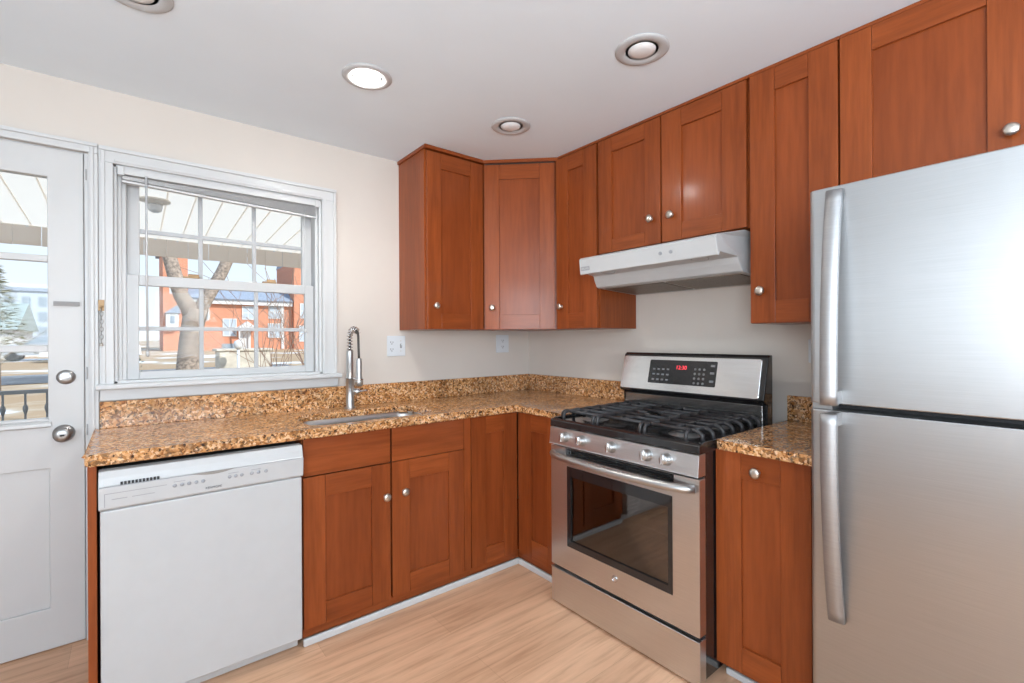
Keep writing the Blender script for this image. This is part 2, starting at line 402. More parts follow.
# ------------------------------------------------------------------ room shell
H = 2.272
XL, YR = -3.80, -4.40
bm = bm_(); box(bm, FW, XL - 0.2, 0.2, -0.12, 0.0, YR - 0.2, 0.2); struct('floor', bm, FLOOR)['label'] = 'light oak plank floor'
LAMPS = [(-1.51, -0.765), (-0.785, -0.78), (-0.795, -1.557), (-2.238, -0.785)]
FC = Frame((0, 0, 0), (1, 0, 0), (0, 0, 1), (0, 1, 0))
bm = bm_(); holed(bm, FC, [(XL - 0.2, YR - 0.2), (0.2, YR - 0.2), (0.2, 0.2), (XL - 0.2, 0.2)], [circ(x, y, 0.068) for x, y in LAMPS], H, H + 0.16)
struct('ceiling', bm, CEIL)['label'] = 'flat white ceiling'
DX0, DX1, DTOP = -3.225, -2.385, 1.992           # door opening
WX0, WX1, WZ0, WZ1 = -2.306, -1.458, 1.040, 1.966    # window opening
bm = bm_(); holed(bm, FW, [(XL - 0.2, 0), (DX0, 0), (DX0, DTOP), (DX1, DTOP), (DX1, 0), (0.2, 0), (0.2, H), (XL - 0.2, H)],
                  [[(WX0, WZ0), (WX1, WZ0), (WX1, WZ1), (WX0, WZ1)]], 0.0, 0.16)
struct('wall_back', bm, WALL)['label'] = 'greige wall with the window and the door'
bm = bm_(); box(bm, FW, 0.0, 0.16, 0, H, YR, 0.0); struct('wall_right', bm, WALL)['label'] = 'greige wall behind the range'
LWY0, LWY1, LWZ0, LWZ1 = -2.80, -1.05, 0.82, 2.02
FL = Frame((0, 0, 0), (0, 1, 0), (1, 0, 0))
bm = bm_(); holed(bm, FL, [(YR, 0), (0, 0), (0, H), (YR, H)], [[(LWY0, LWZ0), (LWY1, LWZ0), (LWY1, LWZ1), (LWY0, LWZ1)], [(-4.1, LWZ0), (-3.0, LWZ0), (-3.0, LWZ1), (-4.1, LWZ1)]], XL - 0.16, XL)
struct('wall_left', bm, WALL)
RX0, RX1, RZ0, RZ1 = -3.65, -1.25, 0.72, 2.16
bm = bm_(); holed(bm, FW, [(XL - 0.16, 0), (0.16, 0), (0.16, H), (XL - 0.16, H)], [[(RX0, RZ0), (RX1, RZ0), (RX1, RZ1), (RX0, RZ1)]], YR - 0.16, YR)
struct('wall_rear', bm, WALL)

def plain_window(name, F, u0, u1, v0, v1, w_out, w_in, nmull):
    g = sgroup(name)
    bm = bm_(); t = 0.05
    box(bm, F, u0, u1, v0, v0 + t, w_out, w_in); box(bm, F, u0, u1, v1 - t, v1, w_out, w_in)
    box(bm, F, u0, u0 + t, v0, v1, w_out, w_in); box(bm, F, u1 - t, u1, v0, v1, w_out, w_in)
    for i in range(1, nmull):
        u = u0 + (u1 - u0) * i / nmull; box(bm, F, u - 0.03, u + 0.03, v0, v1, w_out + 0.02, w_in - 0.02)
    vm = (v0 + v1) / 2; box(bm, F, u0, u1, vm - 0.025, vm + 0.025, w_out + 0.02, w_in - 0.02)
    obj('window_frame', bm, VINYL, g)
    bm = bm_(); box(bm, F, u0 + t, u1 - t, v0 + t, v1 - t, w_out + 0.04, w_out + 0.046); obj('pane', bm, GLASS, g)
plain_window('window_2', FL, LWY0, LWY1, LWZ0, LWZ1, XL - 0.14, XL - 0.02, 2)
plain_window('fill_window_4', FL, -4.1, -3.0, LWZ0, LWZ1, XL - 0.14, XL - 0.06, 1)  # unseen window, added as the opening for the side fill
plain_window('fill_window_3', FW, RX0, RX1, RZ0, RZ1, YR - 0.14, YR - 0.02, 3)  # unseen window, added as the opening for the rear fill

# --- the sink window
W1 = sgroup('window_1', 'white double-hung window with six-over-six muntins above the sink', (-1.88, 0, WZ0))
bm = bm_()
box(bm, FW, -2.352, WX0, 1.030, 1.964, -0.018, 0.0)
box(bm, FW, -2.345, -2.332, 1.030, 2.010, -0.024, -0.0185)
box(bm, FW, WX1, -1.386, 1.030, 1.964, -0.018, 0.0); box(bm, FW, -1.402, -1.3865, 1.030, 2.011, -0.0265, -0.0185)
box(bm, FW, WX1 + 0.004, WX1 + 0.018, 1.03, 1.968, -0.023, -0.0185)
box(bm, FW, -2.352, -1.386, 1.9642, 2.026, -0.018, 0.0); box(bm, FW, -2.3505, -1.3845, 2.0115, 2.0275, -0.0275, -0.0182)
box(bm, FW, WX0 + 0.004, WX1, 1.9705, 1.981, -0.0225, -0.0185)
obj('casing', bm, WHITE_TRIM, W1, bevel=0.003)
bm = bm_()
box(bm, FW, WX0, WX0 + 0.012, WZ0, WZ1, 0.0, 0.16); box(bm, FW, WX1 - 0.012, WX1, WZ0, WZ1, 0.0, 0.16)
box(bm, FW, WX0, WX1, WZ1 - 0.012, WZ1, 0.0, 0.16); box(bm, FW, WX0, WX1, WZ0, WZ0 + 0.012, 0.0, 0.16)
box(bm, FW, WX0 + 0.012, WX0 + 0.026, WZ0, WZ1, 0.022, 0.036); box(bm, FW, WX0 + 0.012, WX0 + 0.041, WZ0, WZ1, 0.037, 0.16); box(bm, FW, WX1 - 0.026, WX1 - 0.012, WZ0, WZ1, 0.022, 0.036)
obj('jamb', bm, WHITE_TRIM, W1, bevel=0.002)
def sash(name, z0, z1, y0, y1, st, rb, rt, pane_name):
    x0, x1 = WX0 + 0.042, WX1 - 0.030
    bm = bm_()
    box(bm, FW, x0, x0 + st, z0, z1, y0, y1); box(bm, FW, x1 - st, x1, z0, z1, y0, y1)
    box(bm, FW, x0 + st, x1 - st, z0, z0 + rb, y0, y1); box(bm, FW, x0 + st, x1 - st, z1 - rt, z1, y0, y1)
    s = obj(name, bm, VINYL, W1, bevel=0.003)
    gx0, gx1, gz0, gz1 = x0 + st, x1 - st, z0 + rb, z1 - rt
    ym = (y0 + y1) / 2
    bm = bm_()
    for i in (1, 2):
        x = gx0 + (gx1 - gx0) * i / 3; box(bm, FW, x - 0.009, x + 0.009, gz0, gz1, ym - 0.006, ym + 0.006)
    zc = (gz0 + gz1) / 2; box(bm, FW, gx0, gx1, zc - 0.009, zc + 0.009, ym - 0.0065, ym + 0.0065)
    obj('muntin_grid', bm, MUNT, s, bevel=0.002)
    bm = bm_(); box(bm, FW, gx0, gx1, gz0, gz1, ym + 0.0068, ym + 0.010); obj('pane', bm, GLASS, s)
    return s
sash('lower_sash', WZ0 + 0.012, 1.510, 0.040, 0.070, 0.042, 0.034, 0.046, 'lower_pane')
sash('upper_sash', 1.468, WZ1 - 0.012, 0.076, 0.106, 0.046, 0.040, 0.040, 'upper_pane')
for x in (-2.03, -1.70):
    bm = bm_(); box(bm, FW, x - 0.032, x + 0.032, 1.510, 1.518, 0.042, 0.066); prism(bm, FW, [(0.046, 1.518), (0.062, 1.518), (0.058, 1.530), (0.05, 1.530)], x - 0.012, x + 0.03)
    obj('sash_lock', bm, BRASS, W1, bevel=0.002)
bm = bm_(); box(bm, FW, -2.366, -1.366, 1.020, 1.042, -0.052, 0.02); obj('stool', bm, WHITE_TRIM, W1, bevel=0.006, seg=3)
bm = bm_(); box(bm, FW, -2.352, -1.378, 0.972, 1.020, -0.018, 0.0); obj('apron', bm, WHITE_TRIM, W1, bevel=0.003)

# --- door with casing
D1 = sgroup('door_1', 'white half-glazed exterior door with deadbolt and knob', (-2.80, 0, 0))
FD = Frame((0, 0, 0), (1, 0, 0), (0, 1, 0))
dx0, dx1 = -3.213, -2.399
gl0, gl1, gz0, gz1 = -3.11, -2.506, 0.905, 1.872
bm = bm_()
holed(bm, FD, [(dx0, 0.004), (dx1, 0.004), (dx1, 1.986), (dx0, 1.986)], [[(gl0, gz0), (gl1, gz0), (gl1, gz1), (gl0, gz1)], [(-3.11, 0.165), (-2.503, 0.165), (-2.503, 0.718), (-3.11, 0.718)]], 0.004, 0.046)
box(bm, FD, -3.11, -2.503, 0.165, 0.718, 0.012, 0.036)
slab = obj('slab', bm, DOOR_PAINT, D1, bevel=0.003)
bm = bm_()
for z in (1.548, 1.192): box(bm, FD, gl0, gl1, z - 0.013, z + 0.013, 0.010, 0.040)
for x in (-2.908, -2.708): box(bm, FD, x - 0.011, x + 0.011, gz0, gz1, 0.011, 0.039)
box(bm, FD, gl0, gl1, gz0, gz0 + 0.012, 0.008, 0.042)
obj('muntin_grid', bm, DOOR_PAINT, D1, bevel=0.003)
bm = bm_(); box(bm, FD, gl0, gl1, gz0, gz1, 0.023, 0.027); obj('pane', bm, GLASS, D1)
bm = bm_()
prism(bm, FD, [(0.004, 0.880), (0.004, 0.905), (-0.010, 0.899), (-0.012, 0.886)], gl0 - 0.01, gl1 + 0.01)
obj('glass_stop', bm, DOOR_PAINT, D1, bevel=0.002)
bm = bm_(); lathe(bm, (-2.454, 0.004, 1.077), (0, -1, 0), [(0.0, 0.0), (0.029, 0.0), (0.029, 0.006), (0.025, 0.011), (0.015, 0.013), (0.0, 0.013)])
db = obj('deadbolt', bm, DOORHW, D1, label='round brushed metal deadbolt')
bm = bm_(); plate(bm, Frame((-2.454, -0.009, 1.077), (0.94, 0, 0.34), (0, -1, 0), (-0.34, 0, 0.94)), rrect(-0.019, 0.019, -0.006, 0.006, 0.005), 0.0, 0.016)
obj('thumb_turn', bm, DOORHW, db, bevel=0.001)
bm = bm_(); lathe(bm, (-2.461, 0.004, 0.853), (0, -1, 0), [(0.0, 0.0), (0.034, 0.0), (0.034, 0.005), (0.027, 0.012), (0.014, 0.016), (0.012, 0.028), (0.018, 0.036), (0.027, 0.044), (0.0285, 0.054), (0.024, 0.062), (0.012, 0.064), (0.0, 0.064)], 28)
kn = obj('door_knob', bm, DOORHW, D1, label='round brushed metal door knob')
bm = bm_(); plate(bm, Frame((-2.461, -0.061, 0.853), (1, 0, 0), (0, -1, 0)), rrect(-0.007, 0.007, -0.003, 0.003, 0.002, 3), 0.0, 0.006); obj('turn_button', bm, SLOT, kn)
bm = bm_(); box(bm, FD, -2.489, -2.412, 1.362, 1.380, -0.004, 0.004); box(bm, FD, -2.48, -2.42, 1.3695, 1.372, -0.0055, -0.004)
obj('chain_slide', bm, ZINC, D1, bevel=0.001, label='small grey metal slide plate for the door chain')
bm = bm_(); box(bm, FD, dx1, dx1 + 0.010, 0.846, 0.862, 0.016, 0.034); obj('latch_bolt', bm, NICKEL, D1)
bm = bm_()
box(bm, FD, dx1 + 0.004, -2.372, 0.0, 1.99, 0.012, 0.16); box(bm, FD, DX0 - 0.01, DX0 + 0.004, 0.0, 1.99, 0.012, 0.16); box(bm, FD, DX0, DX1 + 0.01, 1.988, 2.004, 0.012, 0.16)
box(bm, FD, -2.396, -2.384, 0.0, 1.988, -0.006, 0.012)
obj('door_jamb', bm, WHITE_TRIM, D1, bevel=0.002)
bm = bm_()
box(bm, FD, -2.384, -2.3535, 0.0, 1.9905, -0.020, 0.0); box(bm, FD, -2.379, -2.366, 0.0, 2.0155, -0.026, -0.0205)
box(bm, FD, -3.30, -3.228, 0.0, 2.03, -0.018, 0.0)
box(bm, FD, -3.30, -2.3535, 1.991, 2.028, -0.0192, 0.0); box(bm, FD, -3.301, -2.3538, 2.016, 2.0305, -0.0275, -0.0195)
obj('door_casing', bm, WHITE_TRIM, D1, bevel=0.003)
bm = bm_()
for z, hh in ((1.90, 0.045), (1.09, 0.05), (0.86, 0.045)): box(bm, FD, -2.3925, -2.388, z - hh / 2, z + hh / 2, -0.0075, -0.004)
obj('strike_plate', bm, ZINC, D1)

# --- baseboards, shoe trim
bm = bm_(); box(bm, FA, -1.7225, -0.606, 0.0, 0.030, 0.605, 0.620); struct('trim_1', bm, WHITE_TRIM, bevel=0.005)['label'] = 'white shoe trim under the sink cabinets'
bm = bm_(); box(bm, FB, 0.620, 0.985, 0.0, 0.030, 0.605, 0.620); struct('trim_2', bm, WHITE_TRIM, bevel=0.005)['label'] = 'white shoe trim under the corner cabinet'
bm = bm_(); box(bm, FB, 1.745, 2.045, 0.0, 0.024, 0.560, 0.575); struct('trim_3', bm, WHITE_TRIM, bevel=0.005)
bm = bm_(); box(bm, FB, 2.95, 4.39, 0.0, 0.09, 0.0, 0.014); struct('baseboard_right', bm, WHITE_TRIM, bevel=0.003)
bm = bm_(); box(bm, FW, XL + 0.015, -0.015, 0.0, 0.09, YR, YR + 0.014); struct('baseboard_rear', bm, WHITE_TRIM, bevel=0.003)
bm = bm_(); box(bm, FL, YR + 0.015, -0.015, 0.0, 0.09, XL, XL + 0.014); struct('baseboard_left', bm, WHITE_TRIM, bevel=0.003)

# ------------------------------------------------------------------ cabinets
def shaker(parent, F, u0, u1, v0, v1, wf, st=0.088, rt=0.085, rb=0.085, th=0.020, name='door'):
    bm = bm_(); g = 0.0010
    box(bm, F, u0, u0 + st, v0, v1, wf - th, wf, 0); box(bm, F, u1 - st, u1, v0, v1, wf - th, wf, 0)
    box(bm, F, u0 + st + g, u1 - st - g, v0, v0 + rb, wf - th, wf, 1); box(bm, F, u0 + st + g, u1 - st - g, v1 - rt, v1, wf - th, wf, 1)
    box(bm, F, u0 + st - 0.004, u1 - st + 0.004, v0 + rb - 0.004, v1 - rt + 0.004, wf - th + 0.003, wf - 0.0105, 2)
    return obj(name, bm, [WV, WH, WP], parent, bevel=0.0012, seg=2)
def knob(parent, F, u, v, wf):
    bm = bm_(); lathe(bm, F.p(u, v, wf), F.W, [(0.0, 0), (0.010, 0), (0.009, 0.003), (0.006, 0.006), (0.006, 0.012), (0.011, 0.0155), (0.017, 0.019), (0.0182, 0.0225), (0.016, 0.0268), (0.0095, 0.0295), (0.0, 0.0302)], 24)
    return obj('knob', bm, NICKEL, parent, label='round brushed nickel knob')
def carcass(parent, F, u0, u1, v0, v1, w0, w1, mat=WV):
    bm = bm_(); t = 0.018
    box(bm, F, u0, u0 + t, v0, v1, w0, w1); box(bm, F, u1 - t, u1, v0, v1, w0, w1)
    box(bm, F, u0 + t, u1 - t, v0, v0 + t, w0, w1 - 0.002); box(bm, F, u0 + t, u1 - t, v1 - t, v1, w0, w1 - 0.002)
    box(bm, F, u0 + t, u1 - t, v0 + t, v1 - t, w0, w0 + 0.008)
    return obj('body', bm, mat, parent, bevel=0.001)
def inner_dark(parent, F, u0, u1, v0, v1, w_):
    bm = bm_(); box(bm, F, u0, u1, v0, v1, w_ - 0.004, w_); return obj('gap_shade', bm, DARK, parent)  # dark sheet behind the doors, painted as the shade in their gaps
UF, UB, UT = 0.331, 1.276, 2.243        # upper door front, bottom, door top
BF = 0.620                               # base door front
def crown(parent, F, u0, u1, w0=0.0, over=0.010):
    bm = bm_(); box(bm, F, u0, u1, 2.2585, H - 0.001, w0, UF + over); return obj('crown_strip', bm, WH, parent, bevel=0.002)

# left upper, on the window wall
t = thing('upper_cabinet', 'single-door cherry wall cabinet left of the corner, its plain side towards the window', 'cabinet', (-0.82, 0, UB))
carcass(t, FA, -1.012, -0.640, UB, 2.252, 0.001, 0.309); inner_dark(t, FA, -0.990, -0.645, UB + 0.02, 2.235, 0.306)
bm = bm_(); box(bm, FA, -1.021, -0.636, 2.252, H - 0.001, 0.001, UF + 0.008); obj('crown_strip', bm, WH, t, bevel=0.002)
d = shaker(t, FA, -1.004, -0.637, UB + 0.002, UT, UF, 0.086); knob(d, FA, -0.957, 1.404, UF)
# diagonal corner upper
t = thing('corner_wall_cabinet', 'cherry wall cabinet set diagonally across the corner', 'cabinet', (-0.3, -0.3, UB))
P0, P1 = Vector((-0.630, -0.331, 0)), Vector((-0.331, -0.622, 0))
U = (P1 - P0).normalized(); Wd = Vector((-0.697, -0.717, 0)); Wd = (Wd - U * Wd.dot(U)).normalized(); L = (P1 - P0).length
FG = Frame(P0, U, Wd)
bm = bm_()
FP = Frame((0, 0, 0), (1, 0, 0), (0, 0, 1), (0, 1, 0))
cpoly = [(-0.001, -0.001), (-0.001, -0.612), (-0.312, -0.612), (-0.622, -0.318), (-0.622, -0.001)]
plate(bm, FP, cpoly, UB, 2.252); obj('body', bm, WV, t, bevel=0.001)
q0 = FG.p(-0.012, 0, 0.008); q1 = FG.p(L + 0.012, 0, 0.008)
bm = bm_(); plate(bm, FP, [(-0.001, -0.001), (-0.001, -0.628), (q1.x, q1.y), (q0.x, q0.y), (-0.632, -0.001)], 2.2525, H - 0.001); obj('crown_strip', bm, WH, t, bevel=0.002)
bm = bm_(); box(bm, FG, 0.004, L - 0.004, 2.243, 2.252, -0.014, -0.003); obj('shadow_gap', bm, DARK, t)
d = shaker(t, FG, 0.004, L - 0.004, UB + 0.002, UT, 0.0, 0.086, th=0.018); knob(d, FG, 0.048, 1.404, 0.0)
# narrow upper on the range wall
t = thing('upper_cabinet', 'narrow one-door cherry wall cabinet between the corner cabinet and the hood', 'cabinet', (0, -0.78, UB))
carcass(t, FB, 0.628, 0.940, UB, 2.258, 0.001, 0.309); inner_dark(t, FB, 0.642, 0.925, UB + 0.02, 2.235, 0.306); crown(t, FB, 0.628, 0.940, over=-0.004)
d = shaker(t, FB, 0.631, 0.932, UB + 0.002, UT + 0.010, UF, 0.092); knob(d, FB, 0.670, 1.404, UF)
# over the hood
t = thing('upper_cabinet', 'short two-door cherry wall cabinet directly above the white range hood', 'cabinet', (0, -1.33, 1.66))
carcass(t, FB, 0.942, 1.722, 1.662, 2.258, 0.001, 0.309); inner_dark(t, FB, 0.96, 1.705, 1.68, 2.235, 0.306); crown(t, FB, 0.941, 1.722, over=-0.004)
d = shaker(t, FB, 0.9475, 1.3215, 1.664, UT + 0.010, UF, 0.087, 0.077, 0.066); knob(d, FB, 1.272, 1.784, UF)
d = shaker(t, FB, 1.3285, 1.7155, 1.664, UT + 0.010, UF, 0.1, 0.082, 0.076); knob(d, FB, 1.380, 1.781, UF)
# tall right
t = thing('upper_cabinet', 'tall one-door cherry wall cabinet between the hood and the refrigerator', 'cabinet', (0, -1.88, UB))
carcass(t, FB, 1.7235, 2.035, UB, 2.258, 0.001, 0.309); inner_dark(t, FB, 1.742, 2.02, UB + 0.02, 2.235, 0.306); crown(t, FB, 1.723, 2.035, over=-0.004)
d = shaker(t, FB, 1.731, 2.0315, UB + 0.002, UT + 0.012, UF, 0.092); knob(d, FB, 1.773, 1.402, UF)
# over the fridge
t = thing('upper_cabinet', 'wide cherry wall cabinet above the stainless refrigerator', 'cabinet', (0, -2.49, 1.66))
carcass(t, FB, 2.037, 2.948, 1.672, 2.258, 0.001, 0.309); inner_dark(t, FB, 2.055, 2.93, 1.69, 2.235, 0.306); crown(t, FB, 2.036, 2.948, over=-0.004)
d = shaker(t, FB, 2.0385, 2.4905, 1.674, UT + 0.012, UF, 0.09, 0.08, 0.082); knob(d, FB, 2.450, 1.793, UF)
d = shaker(t, FB, 2.4945, 2.945, 1.674, UT + 0.012, UF, 0.09, 0.08, 0.082); knob(d, FB, 2.535, 1.793, UF)

# base cabinets
CB, CT = 0.827, 0.859
t = thing('sink_cabinet', 'two-door cherry base cabinet under the sink beside the dishwasher', 'cabinet', (-1.32, 0, 0))
bm = bm_()
for x0, x1 in ((-1.7225, -1.7045), (-0.945, -0.9245)): box(bm, FA, x0, x1, 0.03, CB, 0.001, BF - 0.021)
box(bm, FA, -1.7045, -0.945, 0.07, 0.088, 0.001, BF - 0.021); box(bm, FA, -1.7045, -0.945, 0.088, CB, 0.001, 0.010)
box(bm, FA, -0.964, -0.9245, 0.066, CB, BF - 0.021, BF - 0.002)
obj('body', bm, WV, t, bevel=0.001); inner_dark(t, FA, -1.704, -0.966, 0.088, CB - 0.002, BF - 0.022)
bm = bm_(); box(bm, FA, -1.7225, -0.9245, 0.0305, 0.068, BF - 0.035, BF - 0.016); obj('toe_kick', bm, WH, t)
for u0, u1 in ((-1.7215, -1.3545), (-1.3455, -0.967)):
    bm = bm_(); box(bm, FA, u0, u1, 0.676, CB - 0.002, BF - 0.020, BF); obj('drawer_front', bm, WH, t, bevel=0.0015)
d = shaker(t, FA, -1.7215, -1.3545, 0.068, 0.671, BF, 0.085, 0.088, 0.085); knob(d, FA, -1.378, 0.528, BF)
d = shaker(t, FA, -1.3455, -0.967, 0.068, 0.673, BF, 0.085, 0.088, 0.085); knob(d, FA, -1.290, 0.533, BF)

t = thing('corner_cabinet', 'cherry corner base cabinet with two narrow doors meeting in an inside corner', 'cabinet', (-0.3, -0.3, 0))
bm = bm_(); box(bm, FA, -0.9225, -0.002, 0.068, 0.086, 0.001, BF - 0.021); box(bm, FA, -0.9225, -0.905, 0.086, CB, 0.001, BF - 0.021)
box(bm, FB, 0.60, 0.991, 0.068, 0.086, 0.001, BF - 0.021); box(bm, FB, 0.974, 0.991, 0.086, CB, 0.001, BF - 0.021)
obj('body', bm, WV, t, bevel=0.001)
bm = bm_(); box(bm, FA, -0.905, -0.612, 0.086, CB - 0.002, BF - 0.026, BF - 0.022); box(bm, FB, 0.612, 0.974, 0.086, CB - 0.002, BF - 0.026, BF - 0.022); obj('gap_shade', bm, DARK, t)  # dark sheets standing in for shade between the corner doors
bm = bm_(); box(bm, FA, -0.9235, -0.608, 0.0305, 0.068, BF - 0.035, BF - 0.016); box(bm, FB, 0.602, 0.991, 0.0305, 0.068, BF - 0.035, BF - 0.016); obj('toe_kick', bm, WH, t)
shaker(t, FA, -0.9205, -0.624, 0.068, CB - 0.003, BF, 0.089, 0.088, 0.083)
shaker(t, FB, 0.624, 0.958, 0.068, CB - 0.003, BF, 0.105, 0.088, 0.098)
bm = bm_(); box(bm, FB, 0.960, 0.990, 0.066, CB, BF - 0.021, BF - 0.002); obj('filler_strip', bm, WV, t)

t = thing('base_cabinet', 'narrow cherry base cabinet with one tall knobbed door between range and refrigerator', 'cabinet', (-0.3, -1.89, 0))
carcass(t, FB, 1.734, 2.044, 0.060, CB, 0.001, BF - 0.021); inner_dark(t, FB, 1.752, 2.026, 0.078, CB - 0.018, BF - 0.023)
bm = bm_(); box(bm, FB, 1.734, 2.044, 0.0, 0.060, 0.53, 0.545); obj('toe_kick', bm, WH, t)
d = shaker(t, FB, 1.7355, 2.0415, 0.064, CB - 0.004, BF, 0.0895, 0.087, 0.090)
d.data.materials[1] = WH; knob(d, FB, 1.881, 0.768, BF)

bm = bm_(); box(bm, FA, -2.359, -2.337, 0.0, CB, 0.002, BF - 0.002)
tag(obj('end_panel', bm, WV, bevel=0.0015, loc=(-2.348, -0.31, 0)), 'upright cherry end panel at the door side of the dishwasher', 'panel')

# ------------------------------------------------------------------ worktops and sink
FT = Frame((0, 0, 0), (1, 0, 0), (0, 0, 1), (0, 1, 0))
def slab_bevel(bm):
    es = [e for e in bm.edges if len(e.link_faces) == 2 and e.calc_face_angle(0) > 1.0 and abs(e.verts[0].co.z - e.verts[1].co.z) < 1e-5]
    bmesh.ops.bevel(bm, geom=es, offset=0.008, offset_type='OFFSET', segments=3, profile=0.5, affect='EDGES')
SINK = rrect(-1.662, -1.060, -0.530, -0.205, 0.075, 8)
def corner(cx, cy, r, a0, a1, k=5): return [(cx + r * math.cos(math.radians(a0 + (a1 - a0) * i / k)), cy + r * math.sin(math.radians(a0 + (a1 - a0) * i / k))) for i in range(k + 1)]
t = thing('countertop', 'long L-shaped golden granite worktop running under the window to the range', 'worktop', (-1.2, -0.3, CB))
bm = bm_()
holed(bm, FT, corner(-2.346, -0.617, 0.020, 180, 270) + [(-0.637, -0.637), (-0.637, -0.993), (-0.002, -0.993), (-0.002, -0.002), (-2.366, -0.002)], [SINK], CB, CT)
slab_bevel(bm); obj('slab', bm, GRANITE, t)
BS = 0.969
bm = bm_(); box(bm, FA, -2.352, -0.022, CT, BS, 0.001, 0.021); box(bm, FB, 0.001, 0.993, CT, BS, 0.001, 0.021); obj('backsplash', bm, GRANITE, t, bevel=0.002)
t = thing('countertop', 'short golden granite worktop between range and refrigerator', 'worktop', (-0.3, -1.9, CB))
bm = bm_(); holed(bm, FT, corner(-0.620, -1.763, 0.020, 90, 180) + [(-0.640, -2.070), (-0.002, -2.070), (-0.002, -1.743)], [], CB, CT) if False else plate(bm, FT, corner(-0.620, -1.763, 0.020, 90, 180) + [(-0.640, -2.070), (-0.002, -2.070), (-0.002, -1.743)], CB, CT)
slab_bevel(bm); obj('slab', bm, GRANITE, t)
bm = bm_(); box(bm, FB, 1.744, 2.070, CT, BS - 0.002, 0.001, 0.021); obj('backsplash', bm, GRANITE, t, bevel=0.002)

t = thing('sink', 'stainless undermount sink bowl set into the granite below the window', 'sink', (-1.365, -0.37, 0.64))
bm = bm_()
def ring(z, inset, r): return [bm.verts.new((x, y, z)) for x, y in rrect(-1.662 + inset, -1.060 - inset, -0.530 + inset, -0.205 - inset, r, 8)]
rs = [ring(CB + 0.002, -0.012, 0.08), ring(CB + 0.002, 0.000, 0.075), ring(CB - 0.02, 0.003, 0.075), ring(0.69, 0.008, 0.07), ring(0.672, 0.028, 0.055), ring(0.668, 0.09, 0.03)]
for a, b in zip(rs, rs[1:]):
    k = len(a)
    for i in range(k): f = bm.faces.new([a[i], a[(i + 1) % k], b[(i + 1) % k], b[i]]); f.smooth = True
bm.faces.new(rs[-1])
o = obj('bowl', bm, SINKM, t); md = o.modifiers.new('thick', 'SOLIDIFY'); md.thickness = 0.0012; md.offset = -1
bm = bm_(); lathe(bm, (-1.365, -0.33, 0.6685), (0, 0, 1), [(0.0, 0.001), (0.022, 0.001), (0.026, 0.004), (0.044, 0.003), (0.046, 0.0), (0.0, 0.0)]); obj('drain', bm, CHROME, t)

# ------------------------------------------------------------------ faucet
t = thing('faucet', 'chrome spring-neck pull-down faucet standing behind the sink', 'faucet', (-1.348, -0.110, CT))
fx, fy = -1.348, -0.110
bm = bm_(); lathe(bm, (fx, fy, CT), (0, 0, 1), [(0.0, 0), (0.028, 0), (0.028, 0.004), (0.0235, 0.008), (0.021, 0.012), (0.021, 0.155), (0.0225, 0.157), (0.0225, 0.163), (0.0175, 0.166), (0.0175, 0.300), (0.0165, 0.306), (0.0, 0.306)], 28)
obj('base', bm, STEEL_S, t)
arch = []
R_, yc, zc = 0.047, fy - 0.047, 1.236
for i in range(5): arch.append((fx, fy, 1.165 + (zc - 1.165) * i / 4))
for i in range(1, 17):
    a = math.pi * i / 16; arch.append((fx + 0.010 * (1 - math.cos(a)) / 2, yc + R_ * math.cos(a), zc + R_ * 0.85 * math.sin(a)))
end = arch[-1]
for i in range(1, 5): arch.append((end[0], end[1] - 0.002 * i, zc - (zc - 1.118) * i / 4))
bm = bm_(); tube(bm, arch, 0.0062, 10); obj('spout_hose', bm, plain('dark_grey_hose', (0.035, 0.028, 0.024), 0.4), t, label='thin dark hose')
# spring coil around the first two thirds of the arch
A = [Vector(p) for p in arch[:18]]; seglen = [(A[i + 1] - A[i]).length for i in range(len(A) - 1)]; tot = sum(seglen); coil = []
turns = 11; steps = turns * 12
for s in range(steps + 1):
    dist = tot * s / steps; i = 0
    while i < len(seglen) - 1 and dist > seglen[i]: dist -= seglen[i]; i += 1
    p = A[i].lerp(A[i + 1], min(1, dist / seglen[i])); d = (A[min(i + 1, len(A) - 1)] - A[i]).normalized()
    x = Vector((1, 0, 0)); x = (x - d * x.dot(d)).normalized(); y = d.cross(x)
    a = 2 * math.pi * turns * s / steps; coil.append(p + (x * math.cos(a) + y * math.sin(a)) * 0.0135)
bm = bm_(); tube(bm, coil, 0.0030, 6); obj('spring', bm, CHROME, t)
hx, hy = arch[-1][0], arch[-1][1]
bm = bm_(); lathe(bm, (hx, hy, 1.125), (0, 0, -1), [(0.0, 0), (0.012, 0), (0.013, 0.004), (0.0145, 0.01), (0.0145, 0.095), (0.0175, 0.102), (0.0195, 0.118), (0.0195, 0.138), (0.016, 0.142), (0.0, 0.142)], 24)
obj('spray_head', bm, STEEL_S, t)
bm = bm_(); tube(bm, [(fx, fy - 0.018, 1.02), (fx + 0.004, fy - 0.06, 1.018), (hx, hy + 0.014, 1.016)], 0.006, 10)
ringp = [(hx + 0.0185 * math.cos(2 * math.pi * i / 20), hy + 0.0185 * math.sin(2 * math.pi * i / 20), 1.016) for i in range(20)]
tube(bm, ringp, 0.004, 8, closed=True); obj('holder_arm', bm, CHROME, t)
bm = bm_(); lathe(bm, (fx + 0.018, fy - 0.004, 0.945), (1, -0.25, 0), [(0, 0), (0.017, 0), (0.017, 0.026), (0.014, 0.03), (0, 0.03)], 20)
tube(bm, [(fx + 0.040, fy - 0.01, 0.945), (fx + 0.052, fy - 0.04, 0.950), (fx + 0.058, fy - 0.085, 0.957)], [0.006, 0.0055, 0.005], 10); obj('lever', bm, CHROME, t)

